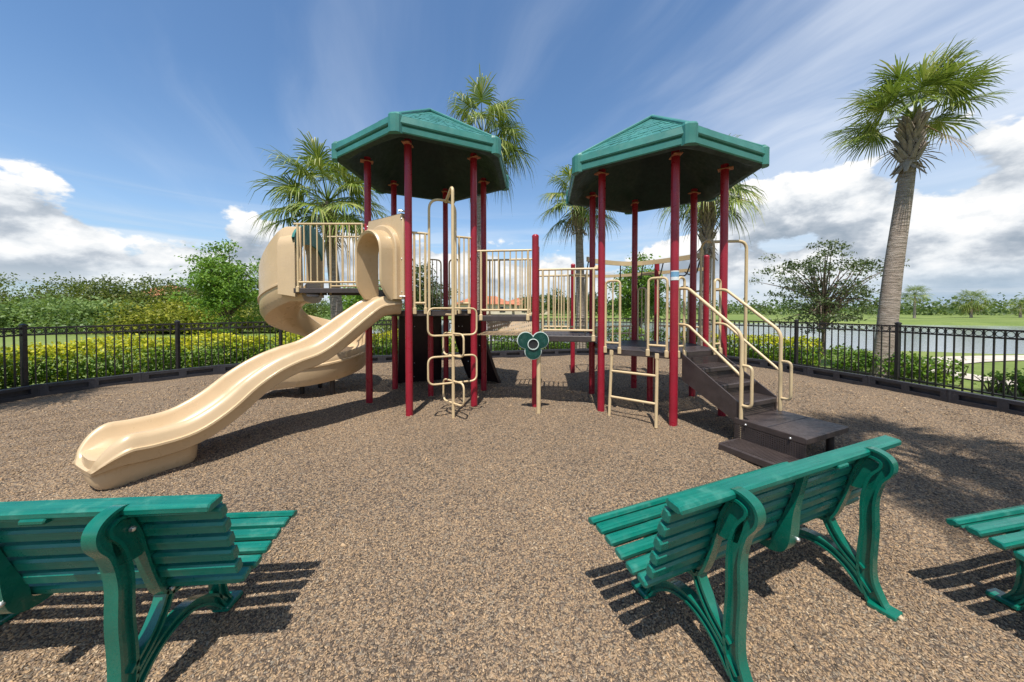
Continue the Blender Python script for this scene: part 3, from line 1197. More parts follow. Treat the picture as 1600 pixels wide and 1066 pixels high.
# ---------------------------------------------------------------- spiral slide
def build_spiral():
    c = Vector((-3.92, 6.78, 0))
    s = thing('spiral_slide', c, 'tan spiral slide winding down from the upper landing behind the wave slide', 'slide')
    rm = .63
    N = 72
    def outerh(t):
        return .42 + .80 * (1 - min(1, max(0, t - .02) / .34)) ** 1.6
    pts = []
    for i in range(-3, N + 13):
        t = i / N
        if i < 0:
            pos = c + Vector((-i * .085, -rm, 0)); rad = Vector((0, -1, 0)); tz = 1.80
            tt = 0
        elif i <= N:
            a = -PI / 2 - 2 * PI * t
            rad = Vector((math.cos(a), math.sin(a), 0)); pos = c + rad * rm
            tz = 1.80 - 1.53 * (1 - (1 - t) ** 1.45); tt = t
        else:
            k = i - N
            pos = c + Vector((-k * .065, -rm, 0)); rad = Vector((0, -1, 0)); tz = .27 - .009 * k; tt = 1
        pts.append((pos, rad, tz, tt, i))
    rings = []
    for pos, rad, tz, tt, i in pts:
        oh = outerh(tt)
        ih = .30
        k = 1
        if i > N:
            k = max(.12, 1 - ((i - N) / 12) ** 2 * .9)
        # cross-section from inner top, over the bed, to outer top and back outside
        cs = [(-.30, ih * k), (-.275, ih * k + .015), (-.255, ih * k), (-.235, .06), (-.17, .012), (0, 0), (.17, .012), (.25, .06), (.285, .16 * k + .02), (.31, oh * k - .02), (.325, oh * k), (.345, oh * k - .02), (.345, .30 * k), (.368, .285 * k), (.368, .255 * k), (.345, .24 * k), (.335, .05), (.26, -.075), (0, -.11), (-.22, -.09), (-.285, -.02)]
        rings.append([pos + rad * x + Z * (tz + y) for x, y in cs])
    part('chute', MB().loft(rings, True, True), M['tan'], s, smooth=True, angle=50)
    # entrance hood: tan arch with green cap
    N2 = 16
    def arch(x, hw, top, bot):
        out = [Vector((x, 6.15 - hw, bot))]
        for i in range(N2 + 1):
            b = PI - PI * i / N2
            out.append(Vector((x, 6.15 + hw * math.cos(b), top - hw * .75 + hw * .75 * math.sin(b))))
        out.append(Vector((x, 6.15 + hw, bot)))
        return out
    mb = MB()
    mb.loft([arch(-3.71, .44, 3.02, 1.80), arch(-4.02, .42, 2.97, 1.85), arch(-4.02, .38, 2.92, 1.85), arch(-3.71, .38, 2.94, 1.80), arch(-3.71, .44, 3.02, 1.80)], False)
    h = part('hood', mb, M['tan'], s, smooth=True, angle=40)
    mb = MB()
    cut = slice(2, -2)
    a0, a1 = arch(-3.695, .48, 3.10, 2.4)[cut], arch(-3.74, .48, 3.10, 2.4)[cut]
    b0, b1 = arch(-3.695, .385, 2.76, 2.4)[cut], arch(-3.73, .385, 2.76, 2.4)[cut]
    mb.loft([b0, a0, a1, b1, b0], False)
    part('hood_cap', mb, M['roof'], h, smooth=True, angle=40, label='green cap over the hood arch')
    # support legs
    for x, y, z1 in ((-3.35, 6.2, .36), (-3.95, 6.25, .17), (-3.92, 6.78, 1.2)):
        part('support_leg', post_mb((x, y), -.05, z1, .04, False), M['fence'], s)


build_spiral()


# ---------------------------------------------------------------- loop pole climber
def rrect(c, u, w, hw, hh, r):
    return fillet([c - u * hw - w * hh, c + u * hw - w * hh, c + u * hw + w * hh, c - u * hw + w * hh], r, 6, True)


def build_loop_climber():
    pole = mBC + nBC * .39 + dBC * .055
    s = thing('loop_climber', pole, 'cream pole climber with square loops leaning on the left tower', 'climber')
    top = 3.42
    gap = [mBC - dBC * .21, mBC + dBC * .21]
    mb = MB().tube(fillet([pole + Z * -.05, pole + Z * top, mBC + dBC * .055 + nBC * .0 + Z * 3.28], .12, 7), .024, 12)
    part('pole', mb, M['cream'], s)
    mb = MB().tube(fillet([gap[0] + Z * (ZL - .06), gap[0] + Z * 3.30, gap[1] + Z * 3.30, gap[1] + Z * (ZL - .06)], .18, 8), .020, 10)
    part('arch', mb, M['cream'], s)
    mb = MB().tube([pole + Z * 1.50, mBC + dBC * .055 + Z * 1.50], .018, 9)
    part('lower_link', mb, M['cream'], s)
    src = None
    for z in (1.40, .69):
        part('side_loop', MB().tube(rrect(pole + Z * z, dBC, Z, .37, .20, .10), .0145, 9, False, True), M['cream'], s)
    for z in (1.06, .35):
        part('cross_loop', MB().tube(rrect(pole + Z * z, (nBC + dBC * .35).normalized(), Z, .26, .165, .09), .0145, 9, False, True), M['cream'], s)


build_loop_climber()


# ---------------------------------------------------------------- rear climbing walls
def climb_wall(k, out, half, label, shift):
    a, b = LP[k], LP[(k + 1) % 6]
    d, n = frame2(a, b)
    c = Vector((LC[0], LC[1], 0))
    m = (a + b) / 2
    if n.dot(m - c) < 0: n = -n
    s = thing('climbing_wall', m + n * out, label, 'climbing wall', 'rear climbing walls')
    R_ = []
    for f in np.linspace(0, 1, 9):
        z = ZL - .02 - (ZL + .02) * f
        o = .05 + out * (f ** 1.5)
        w = half * (1 + .12 * f)
        p = m + n * o + d * shift * f + Z * z
        R_.append([p - d * w, p + d * w, p + d * w + n * .05, p - d * w + n * .05])
    part('panel', MB().loft(R_, True, True), M['wall'], s, smooth=False)
    for f in (.2, .45, .7, .9):
        i = int(f * 8)
        z = ZL - .02 - (ZL + .02) * f
        o = .05 + out * (f ** 1.5)
        for x in ((-.15, -.10) if int(f * 20) % 2 else (.08, .14)):
            q = m + n * (o - .012) + d * (x * 1.6 + shift * f) + Z * z
            part('bolt', MB().sphere(q, .013, 6, 4), M['steel'], s)
        hold = MB().sphere(m + n * (o + .085) + d * (.12 - .3 * ((i * 7) % 3) / 2) + Z * z, .055, 8, 5, (1, 1, .7))
        part('hand_hold', hold, M['flower'], s)
    for x in (-1, 1):
        R2 = []
        for f in np.linspace(0, 1, 9):
            z = ZL - .02 - (ZL + .02) * f
            o = .05 + out * (f ** 1.5)
            w = half * (1 + .12 * f) + .012
            p = m + n * (o + .01) + d * (shift * f + x * w) + Z * z
            R2.append([p - d * .012 - n * .03, p + d * .012 - n * .03, p + d * .012 + n * .06, p - d * .012 + n * .06])
        part('side_rail', MB().loft(R2, True, True), M['wall'], s, smooth=False)


climb_wall(4, .40, .40, 'near upright dark maroon climbing wall behind the left tower', -.05)
climb_wall(3, .66, .37, 'sloping dark maroon climbing wall behind the left tower beside the bridge', .05)


# ---------------------------------------------------------------- short front ladder of the right tower
def build_front_ladder():
    f0, f1 = Vector((1.452, 4.96, 0)), Vector((1.975, 4.545, 0))
    e0, e1 = RP[0] + dGH * .33, RP[1] - dGH * .26
    n = nGH if nGH.y < 0 else -nGH
    e0, e1 = RP[0] + dGH * .20 + n * .06, RP[1] - dGH * .20 + n * .06
    s = thing('step_ladder', (f0 + f1) / 2, 'short cream two-rung ladder at the front of the right tower', 'ladder')
    tops = (f0.lerp(e0, .75), f1.lerp(e1, .75))
    for f, t in zip((f0, f1), tops):
        part('rail', MB().tube([f + Z * -.04, t + Z * .90, t + Z * .955], [.022, .023, .027], 12), M['cream'], s)
        part('lug', MB().box(t + Z * .935 + n * .018, (.05, .014, .075), (dGH, n, Z), .004), M['cream'], s)
    for z in (.28, .66):
        k = z / .92
        part('rung', MB().tube([f0.lerp(tops[0], k) + Z * z, f1.lerp(tops[1], k) + Z * z], .018, 10), M['cream'], s)


build_front_ladder()


# ---------------------------------------------------------------- stairs and transfer platform
def build_stairs():
    m = (RP[1] + RP[2]) / 2
    n = nHI if nHI.y < 0 else -nHI
    d = dHI
    s = thing('stairs', m + n * 1.1, 'dark brown stairs with transfer platform and cream handrails leading to right tower', 'stairs')
    W = .36
    zp = .30
    rise = (ZR - zp) / 4
    run = .25
    ax = (d, n, Z)
    def orient(o):      # make the punched sheet's own axes follow the stair
        return o
    def ribs(parent, c, lx, ly, z):
        mb = MB()
        n_ = int(ly / .021)
        for q in range(n_):
            mb.box(c + n * (-ly / 2 + (q + .5) * ly / n_) + Z * (z + .002), (lx, .010, .008), ax)
        part('grip_ribs', mb, M['brown'], parent, smooth=False, kind='stuff')
    def sheet(name, c, sx, sz, mt, parent):
        """thin upright punched sheet facing n"""
        R_ = Matrix((d, n, Z)).transposed()
        mb = MB().box((0, 0, 0), (sx, .008, sz))
        me = mesh_from(name, mb.v, mb.f, M[mt])
        o = bpy.data.objects.new(name, me)
        COL.objects.link(o)
        o.parent = parent
        o.location = c - WORLD[parent.name]
        o.rotation_euler = R_.to_euler()
        WORLD[o.name] = c
        return o
    for i in range(3):
        zt = ZR - rise * (i + 1)
        y0 = .03 + run * i
        t = part('tread', MB().box(m + n * (y0 + run / 2 + .02) + Z * (zt - .03), (W * 2 - .03, run + .04, .06), ax, .008), M['brown'], s, smooth=False)
        ribs(t, m + n * (y0 + run / 2 + .02), W * 2 - .07, run - .01, zt)
        sheet('riser', m + n * (y0 + .012) + Z * (zt + rise / 2 - .03), W * 2 - .04, rise - .065, 'brownr', s)
    sheet('riser', m + n * (.03 + run * 3 + .012) + Z * (zp + rise / 2 - .01), W * 2 - .04, rise - .03, 'brownr', s)
    for sg in (-1, 1):
        x = d * sg * W
        P = [m + x + n * .02 + Z * (ZR + .0), m + x + n * .80 + Z * (zp + rise * 1.05), m + x + n * .80 + Z * (zp - .09), m + x + n * .74 + Z * (zp - .05), m + x + n * .02 + Z * (ZR - .37)]
        part('stringer', MB().prism(P, d * sg * .022), M['brown'], s, smooth=False)
    # transfer platform
    pc = m + n * 1.12
    pl = part('platform', MB().box(pc + Z * (zp - .035), (.84, .72, .07), ax, .010), M['brown'], s, smooth=False)
    part('platform_seam', MB().box(pc + Z * (zp + .0015), (.80, .010, .003), ax), M['border'], pl)
    # apron towards the bottom step (west side), punched
    R2 = Matrix((n, -d, Z)).transposed()
    def sheet2(c, sx, sz):
        mb = MB().box((0, 0, 0), (sx, .008, sz))
        me = mesh_from('apron', mb.v, mb.f, M['brownr'])
        o = bpy.data.objects.new('apron', me)
        COL.objects.link(o)
        o.parent = s
        o.location = c - WORLD[s.name]
        o.rotation_euler = R2.to_euler()
        WORLD[o.name] = c
    sheet2(pc - d * .415 + Z * .15, .70, .16)
    st = part('bottom_step', MB().box(pc - d * .60 + n * .035 + Z * .035, (.36, .68, .085), ax, .012), M['brown'], s, smooth=False)
    ribs(st, pc - d * .60 + n * .035, .31, .62, .0775)
    for y in (-.2, .2):
        part('bolt', MB().sphere(pc - d * .425 + n * y * 1.1 + Z * (zp - .045), .014, 8, 5), M['steel'], s)
    for x, y in ((.3, -.25), (.3, .25), (-.3, .25)):
        part('platform_leg', post_mb((pc + d * x + n * y).to_tuple()[:2], -.05, zp - .05, .035, False), M['fence'], s)
    # handrails
    for sg in (-1, 1):
        x = d * sg * (W + .035)
        b = m + x + n * .83
        a = m + x + n * .02
        rail = MB()
        rail.tube(fillet([b + Z * -.04, b + Z * 1.30, a + n * .10 + Z * 1.87, a + Z * 1.875, a - n * .05 + Z * 1.875], .10, 6), .021, 12)
        h = part('handrail', rail, M['cream'], s)
        part('lower_rail', MB().tube(fillet([b + Z * .80, a + n * .10 + Z * 1.37, a + Z * 1.375, a - n * .05 + Z * 1.375], .08, 5), .017, 10), M['cream'], h)
        part('grab_loop', MB().tube(fillet([b + Z * .93, b + n * .115 + Z * .93, b + n * .115 + Z * .46, b + Z * .46], .09, 6), .017, 10), M['cream'], h)


build_stairs()


# ---------------------------------------------------------------- pole climber on the east side of the right tower
def build_side_climber():
    a, b = RP[2], RP[3]
    d, n = frame2(a, b)
    m = (a + b) / 2
    if n.x < 0: n = -n
    pole = m + n * .60 + d * -.02
    s = thing('fire_pole', pole, 'cream fire pole with high arch on the far side of right tower', 'pole')
    part('pole', MB().tube(fillet([pole + Z * -.05, pole + Z * 2.70, m + n * .0 + Z * 2.70], .14, 7), .024, 12), M['cream'], s)
    g0, g1 = m - d * .22, m + d * .22
    part('arch', MB().tube(fillet([g0 + Z * (ZR - .05), g0 + Z * 2.72, g1 + Z * 2.72, g1 + Z * (ZR - .05)], .18, 8), .020, 10), M['cream'], s)
    for g in (g0, g1):
        e = a if g is g0 else b
        part('rail', MB().tube([g.lerp(e, .1) + Z * 1.9, e + Z * 1.9], .016, 8), M['cream'], s)


build_side_climber()


# ---------------------------------------------------------------- curved overhead ladder behind the right tower
def build_overhead():
    s = thing('overhead_ladder', (2.9, 7.7, 0), 'curved overhead loop ladder on red posts behind the right tower', 'overhead ladder')
    inner = spline([(1.62, 7.20, 2.66), (1.90, 7.55, 2.66), (2.92, 7.95, 2.66), (3.71, 6.90, 2.66), (3.62, 6.35, 2.66)], 6)
    outer = spline([(1.51, 8.27, 2.42), (2.45, 8.55, 2.42), (3.36, 7.75, 2.42), (4.03, 6.93, 2.42)], 7)
    for nm, path, w, hgt in (('inner_beam', inner, .04, .10), ('outer_beam', outer, .05, .07)):
        rings = []
        for i, p in enumerate(path):
            t = (path[min(i + 1, len(path) - 1)] - path[max(i - 1, 0)]).normalized()
            sd = Vector((-t.y, t.x, 0)).normalized()
            rings.append([p + sd * w / 2 - Z * hgt / 2, p + sd * w / 2 + Z * hgt / 2, p - sd * w / 2 + Z * hgt / 2, p - sd * w / 2 - Z * hgt / 2])
        part(nm, MB().loft(rings, True, True), M['cream'], s, smooth=False)
    for p in ((1.51, 8.27), (3.36, 7.75), (4.03, 6.93)):
        part('post', post_mb(p, -.05, 2.70), M['red'], s)
    for i in range(8):
        a = inner[int((i + .7) * (len(inner) - 1) / 8.6)]
        b = outer[int((i + .7) * (len(outer) - 1) / 8.6)]
        q = [a - Z * .05, a.lerp(b, .25) - Z * .32, a.lerp(b, .75) - Z * .16, b - Z * .02]
        part('loop', MB().tube(fillet(q, .1, 4), .014, 7), M['fence'], s)
    part('cross_pipe', MB().tube([(3.36, 7.75, 1.2), (4.03, 6.93, 1.2)], .02, 8), M['cream'], s)


build_overhead()


# ---------------------------------------------------------------- flower shaped talk panels
def build_talk(loc, zc, size, rot, label):
    s = thing('talk_tube_panel', (loc[0], loc[1], 0), label, 'talk tube', 'flower shaped talk panels')
    u = Vector((math.cos(rot), math.sin(rot), 0))
    n = Vector((u.y, -u.x, 0))
    c = Vector((loc[0], loc[1], zc))
    R, off = .165 * size, .155 * size
    cent = [(-off, .08 * size), (off, .08 * size), (0, -.15 * size)]
    def outline(grow):
        pts = []
        for i in range(72):
            a = 2 * PI * i / 72
            dx, dy = math.cos(a), math.sin(a)
            best = 0
            for cx, cy in cent:
                bq = dx * cx + dy * cy
                disc = bq * bq - (cx * cx + cy * cy - (R + grow) ** 2)
                if disc > 0:
                    best = max(best, bq + math.sqrt(disc))
            pts.append((dx * best, dy * best))
        return pts
    def plate(grow, y0, y1, m, name):
        mb = MB()
        o = outline(grow)
        mb.prism([c + u * x + Z * y + n * y0 for x, y in o], n * (y1 - y0))
        return part(name, mb, m, s, smooth=False)
    plate(.010, .035, .058, M['pale'], 'rim')
    pn = plate(.0, .060, .070, M['flower'], 'panel')
    mb = MB()
    ring = lambda r, y: [c + u * r * math.cos(a) + Z * (r * math.sin(a)) + n * y for a in [2 * PI * i / 24 for i in range(24)]]
    mb.loft([ring(.116 * size, .071), ring(.118 * size, .088), ring(.104 * size, .090), ring(.102 * size, .072)])
    part('cone_ring', mb, M['pale'], s, smooth=True)
    mb = MB().loft([ring(.105 * size, .074), ring(.05 * size, .0735), ring(.004, .073)])
    part('speaking_cone', mb, M['black'], s, smooth=True)
    r_ = random.Random(3)
    for k, (cx, cy) in enumerate(cent):
        for j in range(2):
            a0 = math.atan2(cy, cx) + (-.75 if j else .75)
            qx, qy = cx + math.cos(a0) * .072 * size, cy + math.sin(a0) * .072 * size
            mb = MB()
            for rr in (.044, .026, .011):
                pth = []
                for i in range(18):
                    t = 2 * PI * i / 18
                    w = rr * size * (1 + .22 * math.cos(5 * t + k))
                    pth.append(c + u * (qx + w * math.cos(t)) + Z * (qy + w * math.sin(t)) + n * .071)
                mb.tube(pth, .0026 * size, 5, False, True)
            part('engraving', mb, M['engrave'], pn)
        part('bolt', MB().sphere(c + u * cx * .62 + Z * cy * .62 + n * .073, .008 * size, 6, 4), M['steel'], pn)
    p2 = c + u * .095 - n * .01
    part('post', MB().tube([Vector((p2.x, p2.y, -.05)), Vector((p2.x, p2.y, zc + .05))], .033, 14), M['cream'], s)


build_talk((.315, 5.08), 1.06, .72, 0.05, 'dark green three-lobed talk panel on cream post under the bridge')
build_talk((-1.82, 8.6), 1.06, .72, PI + .3, 'farther dark green talk panel seen behind the left tower')


# ---------------------------------------------------------------- benches
def build_bench():
    """bench with origin under the seat-back joint; X along the bench, Y towards the sitter's front"""
    s = thing('park_bench', (0, 0, 0), 'x', 'bench', 'green benches facing the play structure')
    L = 1.74
    def ribbon(path, t, w, x0):
        """limb in the YZ plane: web plus two flanges"""
        P = spline([(0, y, z) for y, z in path], 7)
        N = len(P)
        nr = []
        for i in range(N):
            tg = (P[min(i + 1, N - 1)] - P[max(i - 1, 0)]).normalized()
            nr.append(Vector((0, -tg.z, tg.y)))
        out = MB()
        tt = t if callable(t) else (lambda f: t)
        def strip(o0, o1, w_):
            rg = []
            for i, p in enumerate(P):
                h = tt(i / (N - 1))
                a, b = p + nr[i] * o0(h), p + nr[i] * o1(h)
                rg.append([a + Vector((x0 - w_ / 2, 0, 0)), a + Vector((x0 + w_ / 2, 0, 0)), b + Vector((x0 + w_ / 2, 0, 0)), b + Vector((x0 - w_ / 2, 0, 0))])
            out.loft(rg, True, True)
        strip(lambda h: -h / 2 + .006, lambda h: h / 2 - .006, .020)
        strip(lambda h: h / 2 - .008, lambda h: h / 2 + .004, w)
        strip(lambda h: -h / 2 - .004, lambda h: -h / 2 + .008, w)
        return out
    for sx in (-1, 1):
        x0 = sx * (L / 2 - .33)
        fr = MB()
        limbs = [
            ([(-.150, .795), (-.118, .72), (-.095, .62), (-.065, .50), (-.02, .385), (.06, .362), (.20, .385), (.345, .420)], lambda f: .060 - .018 * f),
            ([(-.150, .800), (-.205, .822), (-.258, .800), (-.262, .750), (-.222, .680), (-.197, .56), (-.198, .40), (-.190, .24), (-.195, .13), (-.228, .04), (-.250, .0)], lambda f: .040 + .026 * f),
            ([(-.015, .37), (-.045, .305), (-.095, .235), (-.175, .165)], .036),
            ([(-.200, .055), (-.11, .150), (-.01, .198), (.10, .192), (.20, .130), (.275, .04)], .040),
            ([(.300, .405), (.268, .30), (.258, .20), (.272, .09), (.320, .0)], lambda f: .05 - .01 * f),
        ]
        web = [(-.235, .775), (-.150, .795), (-.100, .66), (-.085, .60), (-.150, .605), (-.205, .62), (-.225, .69)]
        fr.prism([Vector((x0 - .010, y, z)) for y, z in web], (.020, 0, 0))
        for pth, t in limbs:
            m = ribbon(pth, t, .050, x0)
            fr.add(m.v, m.f)
        part('leg_frame', fr, M['benchframe'], s, smooth=True, angle=35)
        for y, z in ((-.165, .735), (-.010, .365)):
            part('bolt', MB().sphere((x0 + .018, y, z), .012, 7, 5), M['steel'], s)
        for y in (-.262, .325):
            part('foot', MB().box((x0, y, .012), (.085, .11, .028), None, .006), M['benchframe'], s, smooth=False)
    def slat(y, z, wd, th, ang, name):
        ca, sa = math.cos(ang), math.sin(ang)
        mb = MB().box((0, y, z), (L, wd, th), ((1, 0, 0), (0, ca, sa), (0, -sa, ca)), .009)
        # ribs under the slat (hollow extrusion look)
        o = part(name, mb, M['bench'], s, smooth=False)
        for k in (-.25, .25):
            r = MB().box((0, y + ca * wd * k + sa * (th / 2 + .004), z + sa * wd * k - ca * (th / 2 + .004)), (L - .05, .010, .012), ((1, 0, 0), (0, ca, sa), (0, -sa, ca)))
            part('rib', r, M['bench'], o, smooth=False)
        return o
    for y, z, a in ((.000, .405, .25), (.075, .405, .22), (.150, .420, .16), (.225, .436, .12), (.300, .447, .06), (.374, .447, -.5)):
        slat(y, z, .056 if a > -.3 else .050, .034, a, 'seat_slat')
    for y, z in ((-.046, .480), (-.066, .552), (-.086, .625), (-.106, .698), (-.126, .768)):
        slat(y, z, .056, .040, 1.86, 'back_slat')
    slat(-.165, .825, .078, .036, .10, 'top_rail')
    # centre brace following the back and the underside of the seat
    bp = spline([(0, -.165, .800), (0, -.145, .70), (0, -.118, .58), (0, -.092, .46), (0, -.060, .375), (0, .02, .345), (0, .16, .368), (0, .33, .408)], 5)
    rg = []
    for i, p in enumerate(bp):
        tg = (bp[min(i + 1, len(bp) - 1)] - bp[max(i - 1, 0)]).normalized()
        nn = Vector((0, -tg.z, tg.y))
        f = i / (len(bp) - 1)
        th = .024 + .050 * math.exp(-((f - .48) / .16) ** 2)
        wd = .022 + .016 * math.exp(-((f - .42) / .2) ** 2)
        rg.append([p + Vector((-wd, 0, 0)) + nn * th * .5, p + Vector((wd, 0, 0)) + nn * th * .5, p + Vector((wd, 0, 0)) - nn * th * .5, p + Vector((-wd, 0, 0)) - nn * th * .5])
    part('back_brace', MB().loft(rg, True, True), M['benchframe'], s, smooth=True, angle=30)
    part('bolt', MB().sphere((.030, -.125, .43), .012, 8, 5), M['steel'], s)
    part('top_clip', MB().box((.25, -.185, .800), (.09, .05, .022), None, .006), M['benchframe'], s, smooth=False)
    return s


bench = build_bench()
for i, (x, y, a, lab) in enumerate(((1.37, 1.77, math.atan2(.38, .925), 'green slatted bench seen whole from behind, right of centre'),
                                    (-2.058, 1.418, math.atan2(.071, .9975), 'green slatted bench cut off by the left edge'),
                                    (3.293, 1.582, math.atan2(.20, .98), 'green slatted bench of which only a seat corner shows at right'))):
    o = bench if i == 0 else copy_tree(bench)
    o.location = (x, y, 0)
    o.rotation_euler = (0, 0, a)
    o['label'] = lab


# ---------------------------------------------------------------- border timbers and fence
def build_border():
    base = None
    proto_mb = MB()
    L, H, T = 1.0, .20, .11
    # moulded plastic timber: frame round two recessed slots
    def bx(x0, x1, z0, z1, y0, y1, bev=.008):
        proto_mb.box(((x0 + x1) / 2, (y0 + y1) / 2, (z0 + z1) / 2), (x1 - x0, y1 - y0, z1 - z0))
    bx(-.5, .5, .145, .20, -.055, .055)
    bx(-.5, .5, -.03, .055, -.058, .055)
    for x0, x1 in ((-.5, -.41), (-.05, .05), (.41, .5)):
        bx(x0, x1, .055, .145, -.056, .055)
    bx(-.47, .47, .05, .15, .0, .04)
    me = mesh_from('border_timber', proto_mb.v, proto_mb.f, M['border'])
    ordn = ['first', 'second', 'third', 'fourth', 'fifth', 'sixth', 'seventh', 'eighth', 'ninth', 'tenth']
    for i in range(3, 23):
        a, b = Vector((*BORDER[i], 0)), Vector((*BORDER[i + 1], 0))
        d, n = frame2(a, b)
        o = bpy.data.objects.new('border_timber', me)
        COL.objects.link(o)
        m = (a + b) / 2
        o.location = (m.x, m.y, 0)
        o.rotation_euler = (0, 0, math.atan2(d.y, d.x))
        o.scale = ((b - a).length - .012, 1, 1)
        where = 'left' if m.x < -5 else ('right' if m.x > 5.4 else 'rear')
        lab = ('black plastic border timber along the left fence, %s from the left edge' % ordn[i - 3]) if where == 'left' else (('black plastic border timber along the right fence, %s from the right edge' % ordn[22 - i]) if where == 'right' else 'black plastic border timber at the rear fence, %s of that run from left' % ordn[i - 8])
        setp(o, lab, 'border timber', 'border timbers edging the mulch')
        # peg cap over the joint
        c = bpy.data.objects.new('peg_cap', PEG)
        COL.objects.link(c)
        c.parent = o
        c.location = (.5, 0, .0)
        c.scale = (1 / o.scale[0], 1, 1)


mbp = MB().loft([[(.05 * math.cos(a), .05 * math.sin(a), z) for a in [2 * PI * i / 12 for i in range(12)]] for z in (-.03, .205)], True, True)
PEG = mesh_from('peg_cap', [(x * 1.25, y * 1.25, z) for x, y, z in mbp.v], mbp.f, M['border'], True)
build_border()

FENCE = [(-8.75, 2.15), (-8.93, 4.1), (-8.95, 6.1), (-7.78, 7.75), (-6.32, 9.10), (-4.5, 9.93), (-2.6, 10.55), (-.7, 11.1), (1.25, 11.62), (3.2, 11.9), (4.95, 11.4), (6.38, 9.95), (7.36, 8.62), (8.02, 6.92), (8.12, 4.98), (8.15, 3.0)]


def build_fence():
    f = thing('metal_fence', (0, 11.4, 0), 'black metal picket fence with ring frieze around the playground', 'fence')
    for x, y in FENCE:
        mb = MB().box((x, y, .61), (.062, .062, 1.34))
        mb.box((x, y, 1.287), (.076, .076, .022))
        mb.loft([[(x + .038 * i, y + .038 * j, 1.298) for i, j in ((-1, -1), (1, -1), (1, 1), (-1, 1))], [(x + .005 * i, y + .005 * j, 1.322) for i, j in ((-1, -1), (1, -1), (1, 1), (-1, 1))]], True, True)
        part('post', mb, M['fence'], f, smooth=False)
    pick = MB().box((0, 0, .64), (.019, .019, 1.18))
    pme = mesh_from('picket', pick.v, pick.f, M['fence'])
    ringm = MB().tube([(.046 * math.cos(t), 0, 1.172 + .046 * math.sin(t)) for t in [2 * PI * k / 16 for k in range(16)]], .0055, 5, False, True)
    rme = mesh_from('ring', ringm.v, ringm.f, M['fence'], True)
    for i in range(len(FENCE) - 1):
        a, b = Vector((*FENCE[i], 0)), Vector((*FENCE[i + 1], 0))
        d, n = frame2(a, b)
        rl = [MB().box((a + b) / 2 + Z * z, ((b - a).length - .062, .026, .030), (d, n, Z)) for z in (1.236, 1.108, .16)]
        pan = part('fence_panel', rl[0], M['fence'], f, smooth=False)
        for r_ in rl[1:]:
            part('rail', r_, M['fence'], pan, smooth=False)
        L = (b - a).length
        m = max(2, round(L / .118))
        far = 6 <= i <= 9
        stuff = MB()
        for k in range(1, m):
            p = a + d * L * k / m
            o = bpy.data.objects.new('picket', pme)
            COL.objects.link(o)
            o.parent = pan
            o.location = Vector((p.x, p.y, 0)) - WORLD[pan.name]
            o.rotation_euler = (0, 0, math.atan2(d.y, d.x))
        for k in range(m):
            p = a + d * L * (k + .5) / m
            o = bpy.data.objects.new('ring', rme)
            COL.objects.link(o)
            o.parent = pan
            o.location = Vector((p.x, p.y, 0)) - WORLD[pan.name]
            o.rotation_euler = (0, 0, math.atan2(d.y, d.x))


build_fence()


# ---------------------------------------------------------------- foliage helpers
def leaves(P, size, up=.3, jit=1.0, aspect=.5, rng=RNG):
    """diamond leaves at points P (n,3); returns verts, quads"""
    n = len(P)
    s = size * (.6 + .8 * rng.random(n)) if np.isscalar(size) else size
    d = rng.normal(0, 1, (n, 3))
    d[:, 2] += up * rng.normal(0, 1, n)
    d /= np.linalg.norm(d, axis=1)[:, None]
    nn = rng.normal(0, 1, (n, 3)); nn[:, 2] = np.abs(nn[:, 2]) + .5
    w = np.cross(d, nn); w /= np.linalg.norm(w, axis=1)[:, None] + 1e-9
    k = np.cross(w, d)
    s = s[:, None]
    a = P - d * s * .5
    b = P + w * s * aspect * .5 + k * s * .08
    c = P + d * s * .5
    e = P - w * s * aspect * .5 + k * s * .08
    V_ = np.stack([a, b, c, e], 1).reshape(-1, 3)
    F = (np.arange(n) * 4)[:, None] + np.arange(4)[None]
    return V_, F


def np_part(name, v, f, m, parent, smooth=False):
    lo, hi = v.min(0), v.max(0)
    org = np.array([(lo[0] + hi[0]) / 2, (lo[1] + hi[1]) / 2, lo[2]])
    o = np_mesh(name, v - org, f, m, smooth)
    COL.objects.link(o)
    if parent is not None:
        o.parent = parent
        o.location = Vector(org) - WORLD[parent.name]
    else:
        o.location = org
    WORLD[o.name] = Vector(org)
    return o


def gz(x, y):
    return float(terrain_z(np.array(float(x)), np.array(float(y))))


